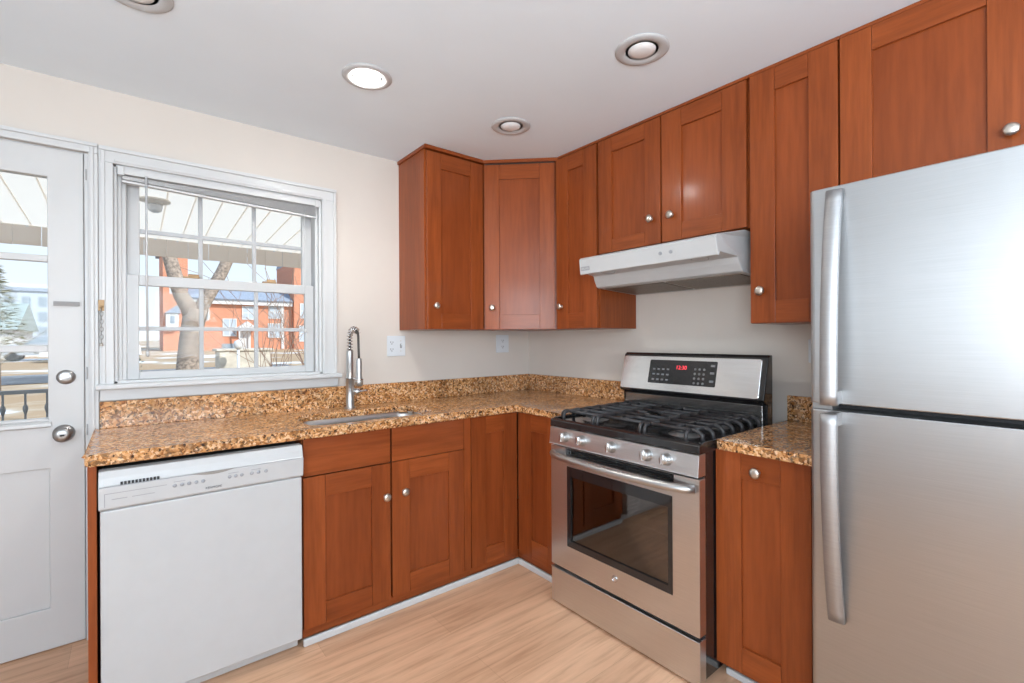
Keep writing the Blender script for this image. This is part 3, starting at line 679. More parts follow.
# ------------------------------------------------------------------ dishwasher
t = thing('dishwasher', 'white built-in dishwasher under the granite next to the door', 'dishwasher', (-2.032, -0.33, 0))
bm = bm_(); box(bm, FA, -2.322, -1.742, 0.052, 0.812, 0.02, 0.600); obj('tub', bm, SLOT, t)
bm = bm_(); box(bm, FA, -2.3285, -1.7345, 0.056, 0.688, 0.602, 0.650); obj('door', bm, APPL, t, bevel=0.006, seg=3)
bm = bm_(); prism(bm, FA, [(0.602, 0.690), (0.650, 0.690), (0.6575, 0.697), (0.6625, 0.762), (0.656, 0.768), (0.650, 0.790), (0.640, 0.810), (0.602, 0.812)], -2.332, -1.731); cp = obj('control_panel', bm, APPL, t, bevel=0.003)
bm = bm_()
for i in range(11):
    u = -2.279 + 0.0093 * i; box(bm, FA, u, u + 0.0062, 0.7655 + 0.0000 * i, 0.7745, 0.6535, 0.6600)
obj('vent_slot', bm, SLOT, cp)
bm = bm_(); box(bm, FA, -2.3305, -1.7325, 0.7640, 0.7656, 0.6560, 0.6632); obj('panel_seam', bm, APPL_G, cp)
bm = bm_()
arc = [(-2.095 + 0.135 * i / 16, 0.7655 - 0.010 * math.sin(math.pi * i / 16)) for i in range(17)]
plate(bm, FA, arc, 0.6560, 0.6640); obj('handle_recess', bm, plain('painted_recess_shade', (0.26, 0.24, 0.22), 0.6), cp, bevel=0.001)  # raised plate; the shade of the recess is in its dark colour
for u in (-2.139, -2.119, -2.099, -2.079, -2.059, -1.980, -1.961, -1.942, -1.910, -1.888, -1.863):
    bm = bm_(); lathe(bm, FA.p(u, 0.736, 0.6598), FA.W, [(0, 0), (0.0062, 0), (0.0062, 0.0022), (0.005, 0.003), (0, 0.003)], 14); obj('button', bm, APPL_G, cp)
for u, ub, v, wq in ((-2.300, -2.262, 0.7225, 0.6602), (-2.250, -2.192, 0.7225, 0.6602), (-2.142, -2.110, 0.7475, 0.6622), (-1.984, -1.952, 0.7475, 0.6622), (-1.912, -1.880, 0.7475, 0.6622)):
    bm = bm_(); box(bm, FA, u, ub, v, v + 0.002, wq - 0.0022, wq); obj('printed_line', bm, APPL_G, cp)
bm = bm_(); plate(bm, FA, [(-2.318, 0.744), (-2.318, 0.702), (-2.316, 0.702), (-2.316, 0.742), (-2.16, 0.742), (-2.16, 0.744)], 0.658, 0.6612)
obj('printed_frame', bm, APPL_G, cp)
text('brand_lettering', 'KENMORE', 0.0105, FA, -2.028, 0.7090, 0.6600, PRINT, cp)
bm = bm_(); box(bm, FA, -2.325, -1.738, 0.004, 0.050, 0.585, 0.592); box(bm, FA, -2.325, -1.738, 0.044, 0.050, 0.592, 0.606); obj('toe_panel', bm, APPL, t, bevel=0.002)
for u in (-2.29, -1.77):
    bm = bm_(); lathe(bm, FA.p(u, 0.0, 0.55), (0, 0, 1), [(0, 0), (0.016, 0), (0.016, 0.008), (0.006, 0.01), (0.006, 0.053), (0, 0.053)], 12); obj('foot', bm, SLOT, t)

# ------------------------------------------------------------------ range
y0, y1 = 0.998, 1.735
RF = 0.730
t = thing('range', 'stainless gas range with black cooktop between the granite worktops', 'stove', (-0.37, -1.366, 0))
bm = bm_()
box(bm, FB, y0 + 0.004, y0 + 0.024, 0.02, 0.815, 0.142, 0.690); box(bm, FB, y1 - 0.024, y1 - 0.004, 0.02, 0.815, 0.142, 0.690)
box(bm, FB, y0 + 0.024, y1 - 0.024, 0.02, 0.815, 0.142, 0.155); box(bm, FB, y0 + 0.024, y1 - 0.024, 0.02, 0.17, 0.155, 0.69); box(bm, FB, y0 + 0.024, y1 - 0.024, 0.72, 0.815, 0.155, 0.688)
obj('body', bm, BLACK, t, bevel=0.002)
bm = bm_()
a0, a1, b0, b1 = y0 + 0.07, y1 - 0.07, 0.20, 0.69
box(bm, FB, a0, a1, b0, b0 + 0.01, 0.16, 0.688); box(bm, FB, a0, a1, b1, b1 + 0.01, 0.16, 0.688); box(bm, FB, a0 - 0.01, a0, b0, b1, 0.16, 0.688); box(bm, FB, a1, a1 + 0.01, b0, b1, 0.16, 0.688); box(bm, FB, a0, a1, b0, b1, 0.156, 0.16)
obj('oven_cavity', bm, CAVITY, t)
for z in (0.36, 0.50):
    bm = bm_()
    for i in range(17): u = a0 + 0.012 + (a1 - a0 - 0.024) * i / 16; box(bm, FB, u - 0.002, u + 0.002, z, z + 0.004, 0.18, 0.66)
    for w_ in (0.18, 0.42, 0.655): box(bm, FB, a0 + 0.002, a1 - 0.002, z - 0.004, z, w_, w_ + 0.006)
    obj('oven_rack', bm, CHROME, t)
# door with a window cut in it
bm = bm_(); holed(bm, FB, rrect(y0, y1, 0.182, 0.730, 0.004, 2), [[(1.100, 0.290), (1.100, 0.648), (1.630, 0.648), (1.630, 0.290)][::-1], [(1.092, 0.694), (1.092, 0.729), (1.636, 0.729), (1.636, 0.694)]], 0.690, RF)
dr = obj('oven_door', bm, STEEL, t, bevel=0.002)
bm = bm_(); holed(bm, FB, [(1.100, 0.290), (1.630, 0.290), (1.630, 0.648), (1.100, 0.648)], [[(1.122, 0.318), (1.122, 0.604), (1.612, 0.604), (1.612, 0.318)]], 0.715, RF + 0.001); obj('window_surround', bm, BLACK, dr)
bm = bm_(); box(bm, FB, 1.122, 1.612, 0.318, 0.604, 0.718, 0.724); obj('window_glass', bm, OVEN_GLASS, dr)
bm = bm_(); box(bm, FB, 1.092, 1.636, 0.690, 0.734, 0.698, 0.712)
for z in (0.698, 0.708, 0.718): box(bm, FB, 1.096, 1.632, z, z + 0.004, 0.712, 0.722)
obj('vent_grille', bm, BLACK, dr)
path = []; K = 24
for i in range(K + 1):
    s = i / K; u = y0 + 0.016 + (y1 - y0 - 0.032) * s; w_ = RF + 0.010 + 0.052 * math.sin(math.pi * s) ** 0.55 if 0 < s < 1 else RF + 0.004
    path.append(FB.p(u, 0.694, w_))
bm = bm_(); tube(bm, path, [0.0155] * (K + 1), 14, flat=1.0); obj('handle', bm, STEEL_S, dr, label='bowed satin steel bar handle')
lb = bm_(); c0 = FB.p(1.366, 0.247, RF + 0.0006)
rp_ = [FB.p(1.366 + 0.013 * math.cos(2 * math.pi * i / 28), 0.247 + 0.013 * math.sin(2 * math.pi * i / 28), RF + 0.0012) for i in range(28)]
tube(lb, rp_, 0.0012, 6, closed=True)
sc1 = [FB.p(1.366 - 0.001 + 0.005 * math.cos(a) - 0.002, 0.247 + 0.006 * math.sin(a), RF + 0.0012) for a in [0.5 + 0.42 * i for i in range(12)]]
tube(lb, sc1, 0.0009, 6); sc2 = [FB.p(1.366 + 0.0045 + 0.003 * math.cos(a), 0.247 + (0.003 if i < 7 else -0.003) + 0.003 * math.sin(a), RF + 0.0012) for i, a in enumerate([0.6 + 0.6 * i for i in range(7)] + [1.6 - 0.6 * i for i in range(7)])]
tube(lb, sc2, 0.0009, 6); obj('round_emblem', lb, CHROME, dr)
bm = bm_(); box(bm, FB, y0, y1, 0.012, 0.168, 0.690, RF); prism(bm, FB, [(RF - 0.002, 0.162), (RF + 0.006, 0.166), (RF + 0.004, 0.1695), (RF - 0.02, 0.170)], y0, y1); obj('drawer', bm, STEEL, t, bevel=0.002)
bm = bm_(); box(bm, FB, y0 + 0.006, y1 - 0.006, 0.168, 0.184, 0.680, 0.716); obj('drawer_gap', bm, SLOT, t)
bm = bm_(); prism(bm, FB, [(0.690, 0.738), (RF + 0.012, 0.738), (RF + 0.010, 0.742), (RF + 0.002, 0.814), (0.690, 0.816)], y0 - 0.001, y1 + 0.001); cpn = obj('control_panel', bm, STEEL, t, bevel=0.0015)
for u in (1.098, 1.198, 1.360, 1.528, 1.612):
    bm = bm_(); o_ = FB.p(u, 0.779, RF + 0.005); dn_ = Vector((-1, 0, 0.1)).normalized()
    lathe(bm, o_, dn_, [(0, 0), (0.0235, 0), (0.0235, 0.003), (0.020, 0.006), (0.0195, 0.020), (0.0185, 0.0255), (0.016, 0.028), (0, 0.028)], 26)
    Fk = Frame(o_ + dn_ * 0.027, (0, -1, 0), dn_, Vector((0, -1, 0)).cross(dn_) * -1)
    kk = obj('burner_knob', bm, STEEL_S, cpn)
    bm = bm_(); box(bm, Fk, -0.0042, 0.0042, -0.0185, 0.0185, -0.004, 0.011); obj('grip', bm, STEEL_P, kk, bevel=0.0015)
# cooktop with a raised rim
bm = bm_()
prism(bm, FB, [(0.143, 0.816), (RF + 0.001, 0.816), (RF + 0.004, 0.822), (RF + 0.002, 0.846), (RF - 0.012, 0.853), (RF - 0.030, 0.848), (0.143, 0.846)], y0 - 0.002, y1 + 0.002)
box(bm, FB, y0 - 0.002, y0 + 0.014, 0.846, 0.856, 0.17, RF - 0.02); box(bm, FB, y1 - 0.014, y1 + 0.002, 0.846, 0.856, 0.17, RF - 0.02)
ct = obj('cooktop', bm, BLACK, t, bevel=0.003, seg=3)
for u, w_, r in ((1.135, 0.58, 0.042), (1.135, 0.32, 0.034), (1.598, 0.58, 0.046), (1.598, 0.32, 0.032), (1.366, 0.45, 0.036)):
    bm = bm_(); lathe(bm, FB.p(u, 0.846, w_), (0, 0, 1), [(0, 0), (r + 0.022, 0), (r + 0.020, 0.003), (r, 0.004), (r * 0.92, 0.014), (0, 0.014)], 28); bu = obj('burner_base', bm, ALU, ct)
    bm = bm_(); lathe(bm, FB.p(u, 0.860, w_), (0, 0, 1), [(0, 0), (r * 0.98, 0), (r, 0.003), (r * 0.94, 0.008), (0, 0.009)], 28); obj('burner_cap', bm, IRON, bu)
def bar(bm, pts, r=0.0074): tube(bm, [FB.p(u, v, w_) for u, v, w_ in pts], r, 8)
GZ = 0.886
def side_grate(ua, ub, inner):
    """outer edge ua, inner edge ub"""
    bm = bm_(); s = 1 if ub > ua else -1
    bar(bm, [(ub, GZ, 0.222), (ub, GZ, 0.45), (ub, GZ, 0.695)]); 
    for w_ in (0.225, 0.300, 0.375, 0.450, 0.525, 0.600, 0.672):
        bar(bm, [(ub, GZ, w_), (ua + s * 0.030, GZ, w_), (ua + s * 0.012, GZ - 0.005, w_), (ua + s * 0.003, GZ - 0.014, w_), (ua, 0.851, w_)], 0.0082)
    bar(bm, [(ua + s * 0.04, GZ, 0.222), (ua + s * 0.04, GZ, 0.45), (ua + s * 0.04, GZ, 0.672)])
    um = (ua + ub) / 2
    for w_ in (0.32, 0.58): bar(bm, [(um, GZ + 0.002, w_ - 0.085), (um, GZ + 0.002, w_ + 0.085)], 0.006)
    for u in (ua + s * 0.045, ub - s * 0.006):
        bar(bm, [(u, GZ, 0.672), (u, GZ, 0.690), (u, GZ - 0.005, 0.702), (u, GZ - 0.016, 0.708), (u, 0.848, 0.709)], 0.007)
        bar(bm, [(u, GZ, 0.21), (u, 0.848, 0.224)], 0.006)
    return obj('grate', bm, IRON, ct)
side_grate(y0 + 0.018, 1.240, 1); side_grate(y1 - 0.018, 1.492, -1)
bm = bm_()
for u in (1.258, 1.474): bar(bm, [(u, 0.848, 0.224), (u, GZ, 0.212), (u, GZ, 0.690), (u, GZ - 0.005, 0.702), (u, 0.848, 0.707)])
for w_ in (0.225, 0.31, 0.38, 0.52, 0.59, 0.672): bar(bm, [(1.258, GZ, w_), (1.474, GZ, w_)])
bar(bm, [(1.258, GZ, 0.45), (1.33, GZ, 0.45)]); bar(bm, [(1.402, GZ, 0.45), (1.474, GZ, 0.45)])
bar(bm, [(1.366, GZ, 0.225), (1.366, GZ, 0.41)]); bar(bm, [(1.366, GZ, 0.49), (1.366, GZ, 0.672)])
obj('grate', bm, IRON, ct)
# backguard
bm = bm_(); prism(bm, FB, [(0.142, 0.840), (0.190, 0.840), (0.192, 0.940), (0.218, 0.950), (0.226, 0.958), (0.180, 1.136), (0.166, 1.146), (0.142, 1.146)], y0, y1); bgd = obj('backguard', bm, BLACK, t, bevel=0.004, seg=3)
nf = Vector((-(1.130 - 0.962), 0, 0)); up = Vector((0.222 - 0.1785, 0, 1.130 - 0.962)).normalized()
FK = Frame((-0.2262, 0, 0.9585), (0, -1, 0), Vector((-up.z, 0, up.x)), up)
bm = bm_(); plate(bm, FK, rrect(y0 + 0.004, y1 - 0.022, 0.004, 0.176, 0.012), -0.004, 0.004); fp = obj('face_plate', bm, STEEL_P, bgd, bevel=0.002)
bm = bm_(); plate(bm, FK, rrect(1.168, 1.522, 0.040, 0.158, 0.006), 0.003, 0.0052); dp = obj('display', bm, BLACK, bgd, bevel=0.001)
text('clock_digits', '12:30', 0.026, FK, 1.345, 0.122, 0.0053, RED, dp)
for i in range(4):
    for j in range(3):
        bm = bm_(); u = 1.190 + 0.026 * i; v = 0.055 + 0.026 * j; box(bm, FK, u, u + 0.014, v, v + 0.008, 0.0050, 0.0056); obj('touch_key', bm, KEYS, dp)
for i in range(3):
    for j in range(4):
        bm = bm_(); u = 1.418 + 0.022 * i; v = 0.052 + 0.022 * j; lathe(bm, FK.p(u, v, 0.0048), FK.W, [(0, 0), (0.006, 0), (0.006, 0.0009), (0, 0.0009)], 12); obj('touch_key', bm, KEYS, dp)
for v in (0.06, 0.098, 0.132): bm = bm_(); box(bm, FK, 1.492, 1.512, v, v + 0.010, 0.0050, 0.0056); obj('touch_key', bm, KEYS, dp)
bm = bm_(); plate(bm, FB, rrect(y0 + 0.016, y1 - 0.020, 0.852, 0.934, 0.004, 3), 0.188, 0.195); obj('riser_panel', bm, plain('polished_black_riser', (0.30, 0.30, 0.30), 0.16, 0.9), bgd, bevel=0.002)
for u in (y0 + 0.05, y1 - 0.05):
    for w_ in (0.18, 0.66):
        bm = bm_(); lathe(bm, FB.p(u, 0.0, w_), (0, 0, 1), [(0, 0), (0.018, 0), (0.018, 0.01), (0.008, 0.012), (0.008, 0.021), (0, 0.021)], 14); obj('foot', bm, SLOT, t)

# ------------------------------------------------------------------ hood
t = thing('range_hood', 'white under-cabinet range hood above the gas range', 'range hood', (-0.2, -1.33, 1.47))
h0, h1 = 0.943, 1.708
bm = bm_(); prism(bm, FB, [(0.002, 1.655), (0.325, 1.655), (0.480, 1.625), (0.492, 1.615), (0.482, 1.543), (0.472, 1.541), (0.468, 1.556), (0.372, 1.544), (0.362, 1.518), (0.345, 1.490), (0.332, 1.484), (0.002, 1.466)], h0, h1)
for v in bm.verts:
    k = max(0.0, -v.co.x - 0.33) / 0.16
    v.co.y += (-0.014 * k) if v.co.y > -1.3 else 0.034 * k
shell = obj('shell', bm, APPL, t, bevel=0.003)
for k in range(2):
    u0 = h0 + 0.030 + k * 0.362; bm = bm_(); prism(bm, FB, [(0.045, 1.4655), (0.310, 1.4795), (0.310, 1.4845), (0.045, 1.4705)], u0, u0 + 0.345); obj('filter', bm, FILTER, t)
for u in (1.08, 1.565):
    bm = bm_(); lathe(bm, FB.p(u, 1.5495, 0.418), (-0.12, 0, -1), [(0, 0), (0.030, 0), (0.036, 0.001), (0.036, 0.0035), (0.028, 0.005), (0, 0.003)], 24, sx=1.0); obj('light_lens', bm, plain('lens_grey', (0.5, 0.5, 0.5), 0.2), t)
Fh = Frame((-0.492, 0, 1.615), (0, -1, 0), (-1, 0, -0.14), (-0.14, 0, 1))
bm = bm_(); plate(bm, Fh, rrect(1.30, 1.50, -0.052, -0.014, 0.004, 3), -0.002, 0.0004); obj('switch_plate', bm, APPL, t)
for u in (1.425, 1.475):
    bm = bm_(); plate(bm, Fh, circ(u, -0.033, 0.008, 20), 0.0, 0.004); obj('switch', bm, APPL_G, t, bevel=0.001)
bm = bm_(); plate(bm, Fh, rrect(0.966, 1.022, -0.056, -0.036, 0.002, 2), -0.001, 0.0012); lp = obj('brand_badge', bm, APPL_G, t)
text('brand_lettering', 'BROAN', 0.0135, Fh, 0.994, -0.0465, 0.0014, APPL, lp)

# ------------------------------------------------------------------ refrigerator
t = thing('refrigerator', 'stainless top-freezer refrigerator at the right of the picture', 'refrigerator', (-0.4, -2.48, 0))
f0, f1, FF = 2.094, 2.856, 0.780
bm = bm_(); box(bm, FB, f0 + 0.004, f1 - 0.004, 0.04, 1.612, 0.04, 0.690); obj('body', bm, plain('fridge_side_grey', (0.20, 0.20, 0.21), 0.45), t, bevel=0.006)
bm = bm_(); box(bm, FB, f0 + 0.012, f1 - 0.012, 0.05, 1.60, 0.690, 0.704); obj('gasket', bm, SLOT, t)
def fdoor(name, z0, z1, hz0, hz1, up_):
    bm = bm_(); pts = []
    K = 14
    prof = [(0.702, f0)] + [(FF - 0.014 + 0.014 * math.sin(math.radians(a)), f0 + 0.014 - 0.014 * math.cos(math.radians(a))) for a in (0, 22, 45, 67, 90)]
    prof += [(FF + 0.004 * math.sin(math.pi * i / 12), f0 + 0.014 + (f1 - f0 - 0.028) * i / 12) for i in range(1, 12)]
    prof += [(FF - 0.014 + 0.014 * math.cos(math.radians(a)), f1 - 0.014 + 0.014 * math.sin(math.radians(a))) for a in (0, 22, 45, 67, 90)] + [(0.702, f1)]
    Ff = Frame((0, 0, 0), (-1, 0, 0), (0, 0, 1), (0, -1, 0))
    plate(bm, Ff, prof, z0, z1)
    d = obj(name, bm, STEEL_F, t, bevel=0.003)
    bm = bm_(); rows = []; K = 22
    for i in range(K + 1):
        s = i / K; z = hz0 + (hz1 - hz0) * s; so = 0.003 + 0.052 * (1 - s ** 2.4); wd = 0.0205
        th = 0.013 if s < 0.97 else 0.006
        uc = f0 + 0.0645
        row = []
        for du, dw in ((-wd, -0.004), (-wd * 0.86, 0.004), (0.0, 0.0065), (wd * 0.86, 0.004), (wd, -0.004), (wd * 0.8, -th), (-wd * 0.8, -th)):
            row.append(bm.verts.new(FB.p(uc + du, z, FF + 0.002 + so + 0.008 + dw)))
        rows.append(row)
    k = len(rows[0])
    for a, b in zip(rows, rows[1:]):
        for j in range(k): bm.faces.new([a[j], a[(j + 1) % k], b[(j + 1) % k], b[j]]).smooth = True
    bm.faces.new(rows[0]); bm.faces.new(rows[-1])
    # foot that joins the free end to the door edge
    za, zb = sorted((hz0, hz0 + (hz1 - hz0) * 0.06)); box(bm, FB, f0 + 0.052, f0 + 0.077, za, zb, FF - 0.004, FF + 0.054)
    za, zb = sorted((hz1, hz1 - (hz1 - hz0) * 0.10)); box(bm, FB, f0 + 0.052, f0 + 0.077, za, zb, FF - 0.004, FF + 0.006)
    h = obj('handle', bm, STEEL_H, d, label='long bowed satin steel strap handle')
    return d
fd = fdoor('freezer_door', 1.040, 1.625, 1.043, 1.612, 1)
rd = fdoor('refrigerator_door', 0.055, 1.022, 1.020, 0.462, -1)
bm = bm_(); box(bm, FB, f0 + 0.002, f0 + 0.05, 1.0225, 1.0395, 0.71, 0.765); obj('middle_hinge', bm, ALU, t)
bm = bm_(); box(bm, FB, f0 + 0.01, f1 - 0.01, 0.008, 0.052, 0.640, 0.700); obj('kick_grille', bm, SLOT, t)
for u in (f0 + 0.05, f1 - 0.05):
    for w_ in (0.08, 0.62):
        bm = bm_(); lathe(bm, FB.p(u - 0.012, 0.020, w_), (0, -1, 0), [(0, 0), (0.020, 0), (0.020, 0.024), (0, 0.024)], 14); obj('roller', bm, SLOT, t)

# ------------------------------------------------------------------ recessed lights
def can_light(x, y, lit, label):
    t = thing('recessed_light', label, 'ceiling light', (x, y, H), None if lit else 'unlit ceiling lights')
    bm = bm_(); lathe(bm, (x, y, H - 0.0005), (0, 0, -1), [(0.0535, -0.012), (0.0545, -0.002), (0.062, 0.004), (0.074, 0.0075), (0.088, 0.0062), (0.0965, 0.002), (0.0965, 0.0), (0.066, 0.0), (0.0535, -0.012)], 40); obj('trim_ring', bm, RING, t)
    bm = bm_(); lathe(bm, (x, y, H - 0.002), (0, 0, 1), [(0.0625, 0.0), (0.0655, 0.002), (0.0655, 0.120), (0, 0.120), (0, 0.118), (0.0635, 0.118), (0.0635, 0.01), (0.0625, 0.0)], 40); obj('can', bm, CAN, t)
    bm = bm_(); lathe(bm, (x, y, H + 0.100), (0, 0, -1), [(0, 0), (0.014, 0), (0.016, 0.02), (0.030, 0.06), (0.048, 0.088), (0.0505, 0.099), (0.048, 0.106), (0.028, 0.1125), (0, 0.114)], 32); obj('bulb', bm, BULB_ON if lit else BULB_OFF, t)
    if lit:
        l = bpy.data.lights.new('lamp_light', 'SPOT'); l.energy = 13; l.spot_size = math.radians(150); l.spot_blend = 0.6; l.shadow_soft_size = 0.045; l.color = (1.0, 0.965, 0.91)
        lo = bpy.data.objects.new('lamp_light', l); COL.objects.link(lo); lo.parent = t; lo.location = (0, 0, -0.03)
can_light(*LAMPS[0], True, 'lit recessed ceiling light glowing white near the window')
can_light(*LAMPS[1], False, 'unlit recessed ceiling light close to the corner wall cabinet')
can_light(*LAMPS[2], False, 'unlit recessed ceiling light out in front of the hood')
can_light(*LAMPS[3], False, 'unlit recessed ceiling light cut off by the top edge of the picture')

# ------------------------------------------------------------------ outlets
def cover(name, F, u0, u1, v0, v1, label, kinds, group=None, mat=PLATE):
    t = thing(name, label, 'outlet', F.p((u0 + u1) / 2, (v0 + v1) / 2, 0), group)
    bm = bm_(); plate(bm, F, rrect(u0, u1, v0, v1, 0.004, 3), 0.0005, 0.006); obj('cover_plate', bm, mat, t, bevel=0.002)
    k = len(kinds); vc = (v0 + v1) / 2
    for i, kd in enumerate(kinds):
        uc = u0 + (u1 - u0) * (i + 0.5) / k
        if kd == 'outlet':
            for s in (-1, 1):
                bm = bm_(); plate(bm, F, rrect(uc - 0.016, uc + 0.016, vc + s * 0.0205 - 0.014, vc + s * 0.0205 + 0.014, 0.009), 0.005, 0.0075); so = obj('socket_face', bm, mat, t)
                bm = bm_(); box(bm, F, uc - 0.0085, uc - 0.0055, vc + s * 0.0205 - 0.003, vc + s * 0.0205 + 0.007, 0.007, 0.0078); box(bm, F, uc + 0.0055, uc + 0.0085, vc + s * 0.0205 - 0.002, vc + s * 0.0205 + 0.006, 0.007, 0.0078)
                lathe(bm, F.p(uc, vc + s * 0.0205 - 0.0085, 0.007), F.W, [(0, 0), (0.003, 0), (0.003, 0.0008), (0, 0.0008)], 10); obj('slot', bm, SLOT, so)
        else:
            bm = bm_(); plate(bm, F, rrect(uc - 0.006, uc + 0.006, vc - 0.013, vc + 0.013, 0.001, 2), 0.005, 0.0064); so = obj('toggle_slot', bm, APPL_G, t)
            bm = bm_(); prism(bm, F, [(0.006, vc - 0.004), (0.017, vc + 0.006), (0.015, vc + 0.011), (0.006, vc + 0.006)], uc - 0.0035, uc + 0.0035); obj('toggle', bm, mat, so)
            for s in (-1, 1): bm = bm_(); lathe(bm, F.p(uc, vc + s * 0.030, 0.0055), F.W, [(0, 0), (0.0032, 0), (0.003, 0.001), (0, 0.0012)], 10); obj('screw', bm, NICKEL, t)
cover('wall_outlet', FA, -1.092, -0.977, 1.124, 1.243, 'square two-gang white outlet and switch plate right of the faucet', ['outlet', 'switch'])
cover('wall_outlet', FA, -0.298, -0.190, 1.128, 1.250, 'single white outlet plate under the corner cabinet', ['outlet'])
cover('wall_outlet', FB, 1.823, 1.900, 1.112, 1.212, 'pale outlet plate partly hidden behind the refrigerator edge', ['outlet'])

# ------------------------------------------------------------------ door chain
t = thing('door_chain', 'small brass plate with a chain hanging on the white casing', 'chain', (-2.344, -0.03, 1.37))
bm = bm_(); box(bm, FA, -2.3545, -2.3355, 1.345, 1.390, 0.0245, 0.028); lathe(bm, FA.p(-2.345, 1.362, 0.028), FA.W, [(0, 0), (0.006, 0), (0.006, 0.006), (0, 0.008)], 12); obj('mount_plate', bm, BRASS, t, bevel=0.001)
bm = bm_()
for i in range(9):
    z = 1.348 - 0.0158 * i; x = -2.345 + (0.001 if i % 2 else -0.001); pts = []
    for j in range(12):
        a = 2 * math.pi * j / 12; du, dv = 0.0050 * math.cos(a), 0.0100 * math.sin(a)
        pts.append((x + (du if i % 2 else 0), -0.032 + (0 if i % 2 else du), z + dv))
    tube(bm, pts, 0.0015, 6, closed=True)
obj('chain', bm, DOORHW, t)
bm = bm_(); lathe(bm, (-2.345, -0.032, 1.214), (0, 0, -1), [(0, 0), (0.004, 0), (0.005, 0.006), (0.0065, 0.010), (0.0065, 0.013), (0, 0.014)], 12); obj('chain_end', bm, NICKEL, t)

# ------------------------------------------------------------------ mini blind, pulled up
t = thing('window_blind', 'white mini blind pulled up crookedly at the top of the window', 'blind', (-1.88, 0.0, 1.93))
b0, b1 = WX0 + 0.018, WX1 - 0.016
bm = bm_(); holed(bm, Frame((0, 0, 0), (0, 1, 0), (1, 0, 0)), [(-0.012, 1.926), (0.016, 1.926), (0.016, 1.953), (-0.012, 1.953)], [], b0, b1) if False else box(bm, FW, b0, b1, 1.928, 1.953, -0.010, 0.016)
obj('headrail', bm, WHITE_TRIM, t, bevel=0.002)
for x in (b0 - 0.004, b1 - 0.018):
    bm = bm_(); box(bm, FW, x, x + 0.022, 1.922, 1.958, -0.015, 0.018); obj('bracket', bm, WHITE_TRIM, t, bevel=0.002)
NS = 14
bm = bm_()
for i in range(NS):
    zl = 1.919 - 0.0009 * i; zr = 1.919 - 0.0031 * i
    vs = [bm.verts.new((x, y, z + dz)) for dz in (0, 0.0006) for x, z in ((b0 + 0.012, zl), (b1 - 0.012, zr)) for y in (-0.009, 0.015)]
    for q in ((0, 1, 3, 2), (4, 6, 7, 5), (0, 4, 5, 1), (2, 3, 7, 6), (0, 2, 6, 4), (1, 5, 7, 3)): bm.faces.new([vs[j] for j in q])
sl = obj('slat_stack', bm, SLATM, t)
bm = bm_(); zl, zr = 1.919 - 0.0009 * NS - 0.004, 1.919 - 0.0031 * NS - 0.004
vs = [bm.verts.new((x, y, z + dz)) for dz in (-0.009, 0.0) for x, z in ((b0 + 0.010, zl), (b1 - 0.010, zr)) for y in (-0.010, 0.016)]
for q in ((0, 1, 3, 2), (4, 6, 7, 5), (0, 4, 5, 1), (2, 3, 7, 6), (0, 2, 6, 4), (1, 5, 7, 3)): bm.faces.new([vs[j] for j in q])
obj('bottom_rail', bm, WHITE_TRIM, t, bevel=0.001)
bm = bm_(); tube(bm, [(-2.196, -0.016, 1.932), (-2.196, -0.016, 1.55), (-2.194, -0.016, 1.176)], 0.0042, 6); lathe(bm, (-2.194, -0.016, 1.176), (0, 0, -1), [(0, 0), (0.0055, 0), (0.0065, 0.02), (0, 0.026)], 10); obj('tilt_wand', bm, WAND, t, label='thin grey tilt wand')
bm = bm_(); tube(bm, [(-1.545, -0.014, 1.91), (-1.546, -0.014, 1.6), (-1.545, -0.014, 1.28)], 0.0016, 6); lathe(bm, (-1.545, -0.014, 1.28), (0, 0, -1), [(0, 0), (0.004, 0.003), (0.007, 0.022), (0, 0.024)], 10); obj('lift_cord', bm, WHITE_TRIM, t)

# ------------------------------------------------------------------ porch outside
bm = bm_(); box(bm, FW, -7.0, 4.0, -0.20, -0.10, 0.16, 2.55); struct('floor_porch', bm, CONC)['label'] = 'concrete porch floor outside the door'
t = thing('porch_awning', 'ribbed white awning roof with beige valance over the porch', 'awning', (-1.5, 1.2, 2.2))
AX0, AX1, AY0, AY1, AZ0, AZ1 = -5.2, 1.6, 0.162, 2.38, 2.23, 2.085
bm = bm_(); vs = []
for x in (AX0, AX1):
    for y, z in ((AY0, AZ0), (AY1, AZ1)): vs.append(bm.verts.new((x, y, z)))
bm.faces.new([vs[0], vs[1], vs[3], vs[2]])
roof = obj('awning_roof', bm, AWNT, t)
bm = bm_(); x = AX0 + 0.10
while x < AX1 - 0.02:
    pr = [bm.verts.new((x + dx, y, z + dz)) for y, z in ((AY0 + 0.002, AZ0), (AY1 - 0.002, AZ1)) for dx, dz in ((-0.004, 0.001), (0.004, 0.001), (0.003, -0.006), (-0.003, -0.006))]
    for q in ((0, 1, 2, 3), (7, 6, 5, 4), (0, 4, 5, 1), (1, 5, 6, 2), (2, 6, 7, 3), (3, 7, 4, 0)): bm.faces.new([pr[i] for i in q])
    x += 0.152
obj('roof_seam', bm, AWNLINE, t)
bm = bm_(); x = AX0
while x < AX1 - 0.01: box(bm, FW, x + 0.0015, min(x + 0.1505, AX1), 1.938, 2.100, 2.385, 2.39 if int(round((x - AX0) / 0.152)) % 2 else 2.405); x += 0.152
obj('valance', bm, VALT, t)
x = AX0 + 0.076
while x < AX1:
    bm = bm_(); lathe(bm, (x, 2.384, 2.078), (0, -1, 0), [(0, 0), (0.008, 0), (0.008, 0.006), (0, 0.008)], 8); x += 0.152; obj('valance_bolt', bm, SLATM, t)
for x in (-5.0, 1.45):
    bm = bm_(); box(bm, FW, x - 0.03, x + 0.03, -0.10, 2.09, 2.31, 2.37); obj('post', bm, AWN, t)
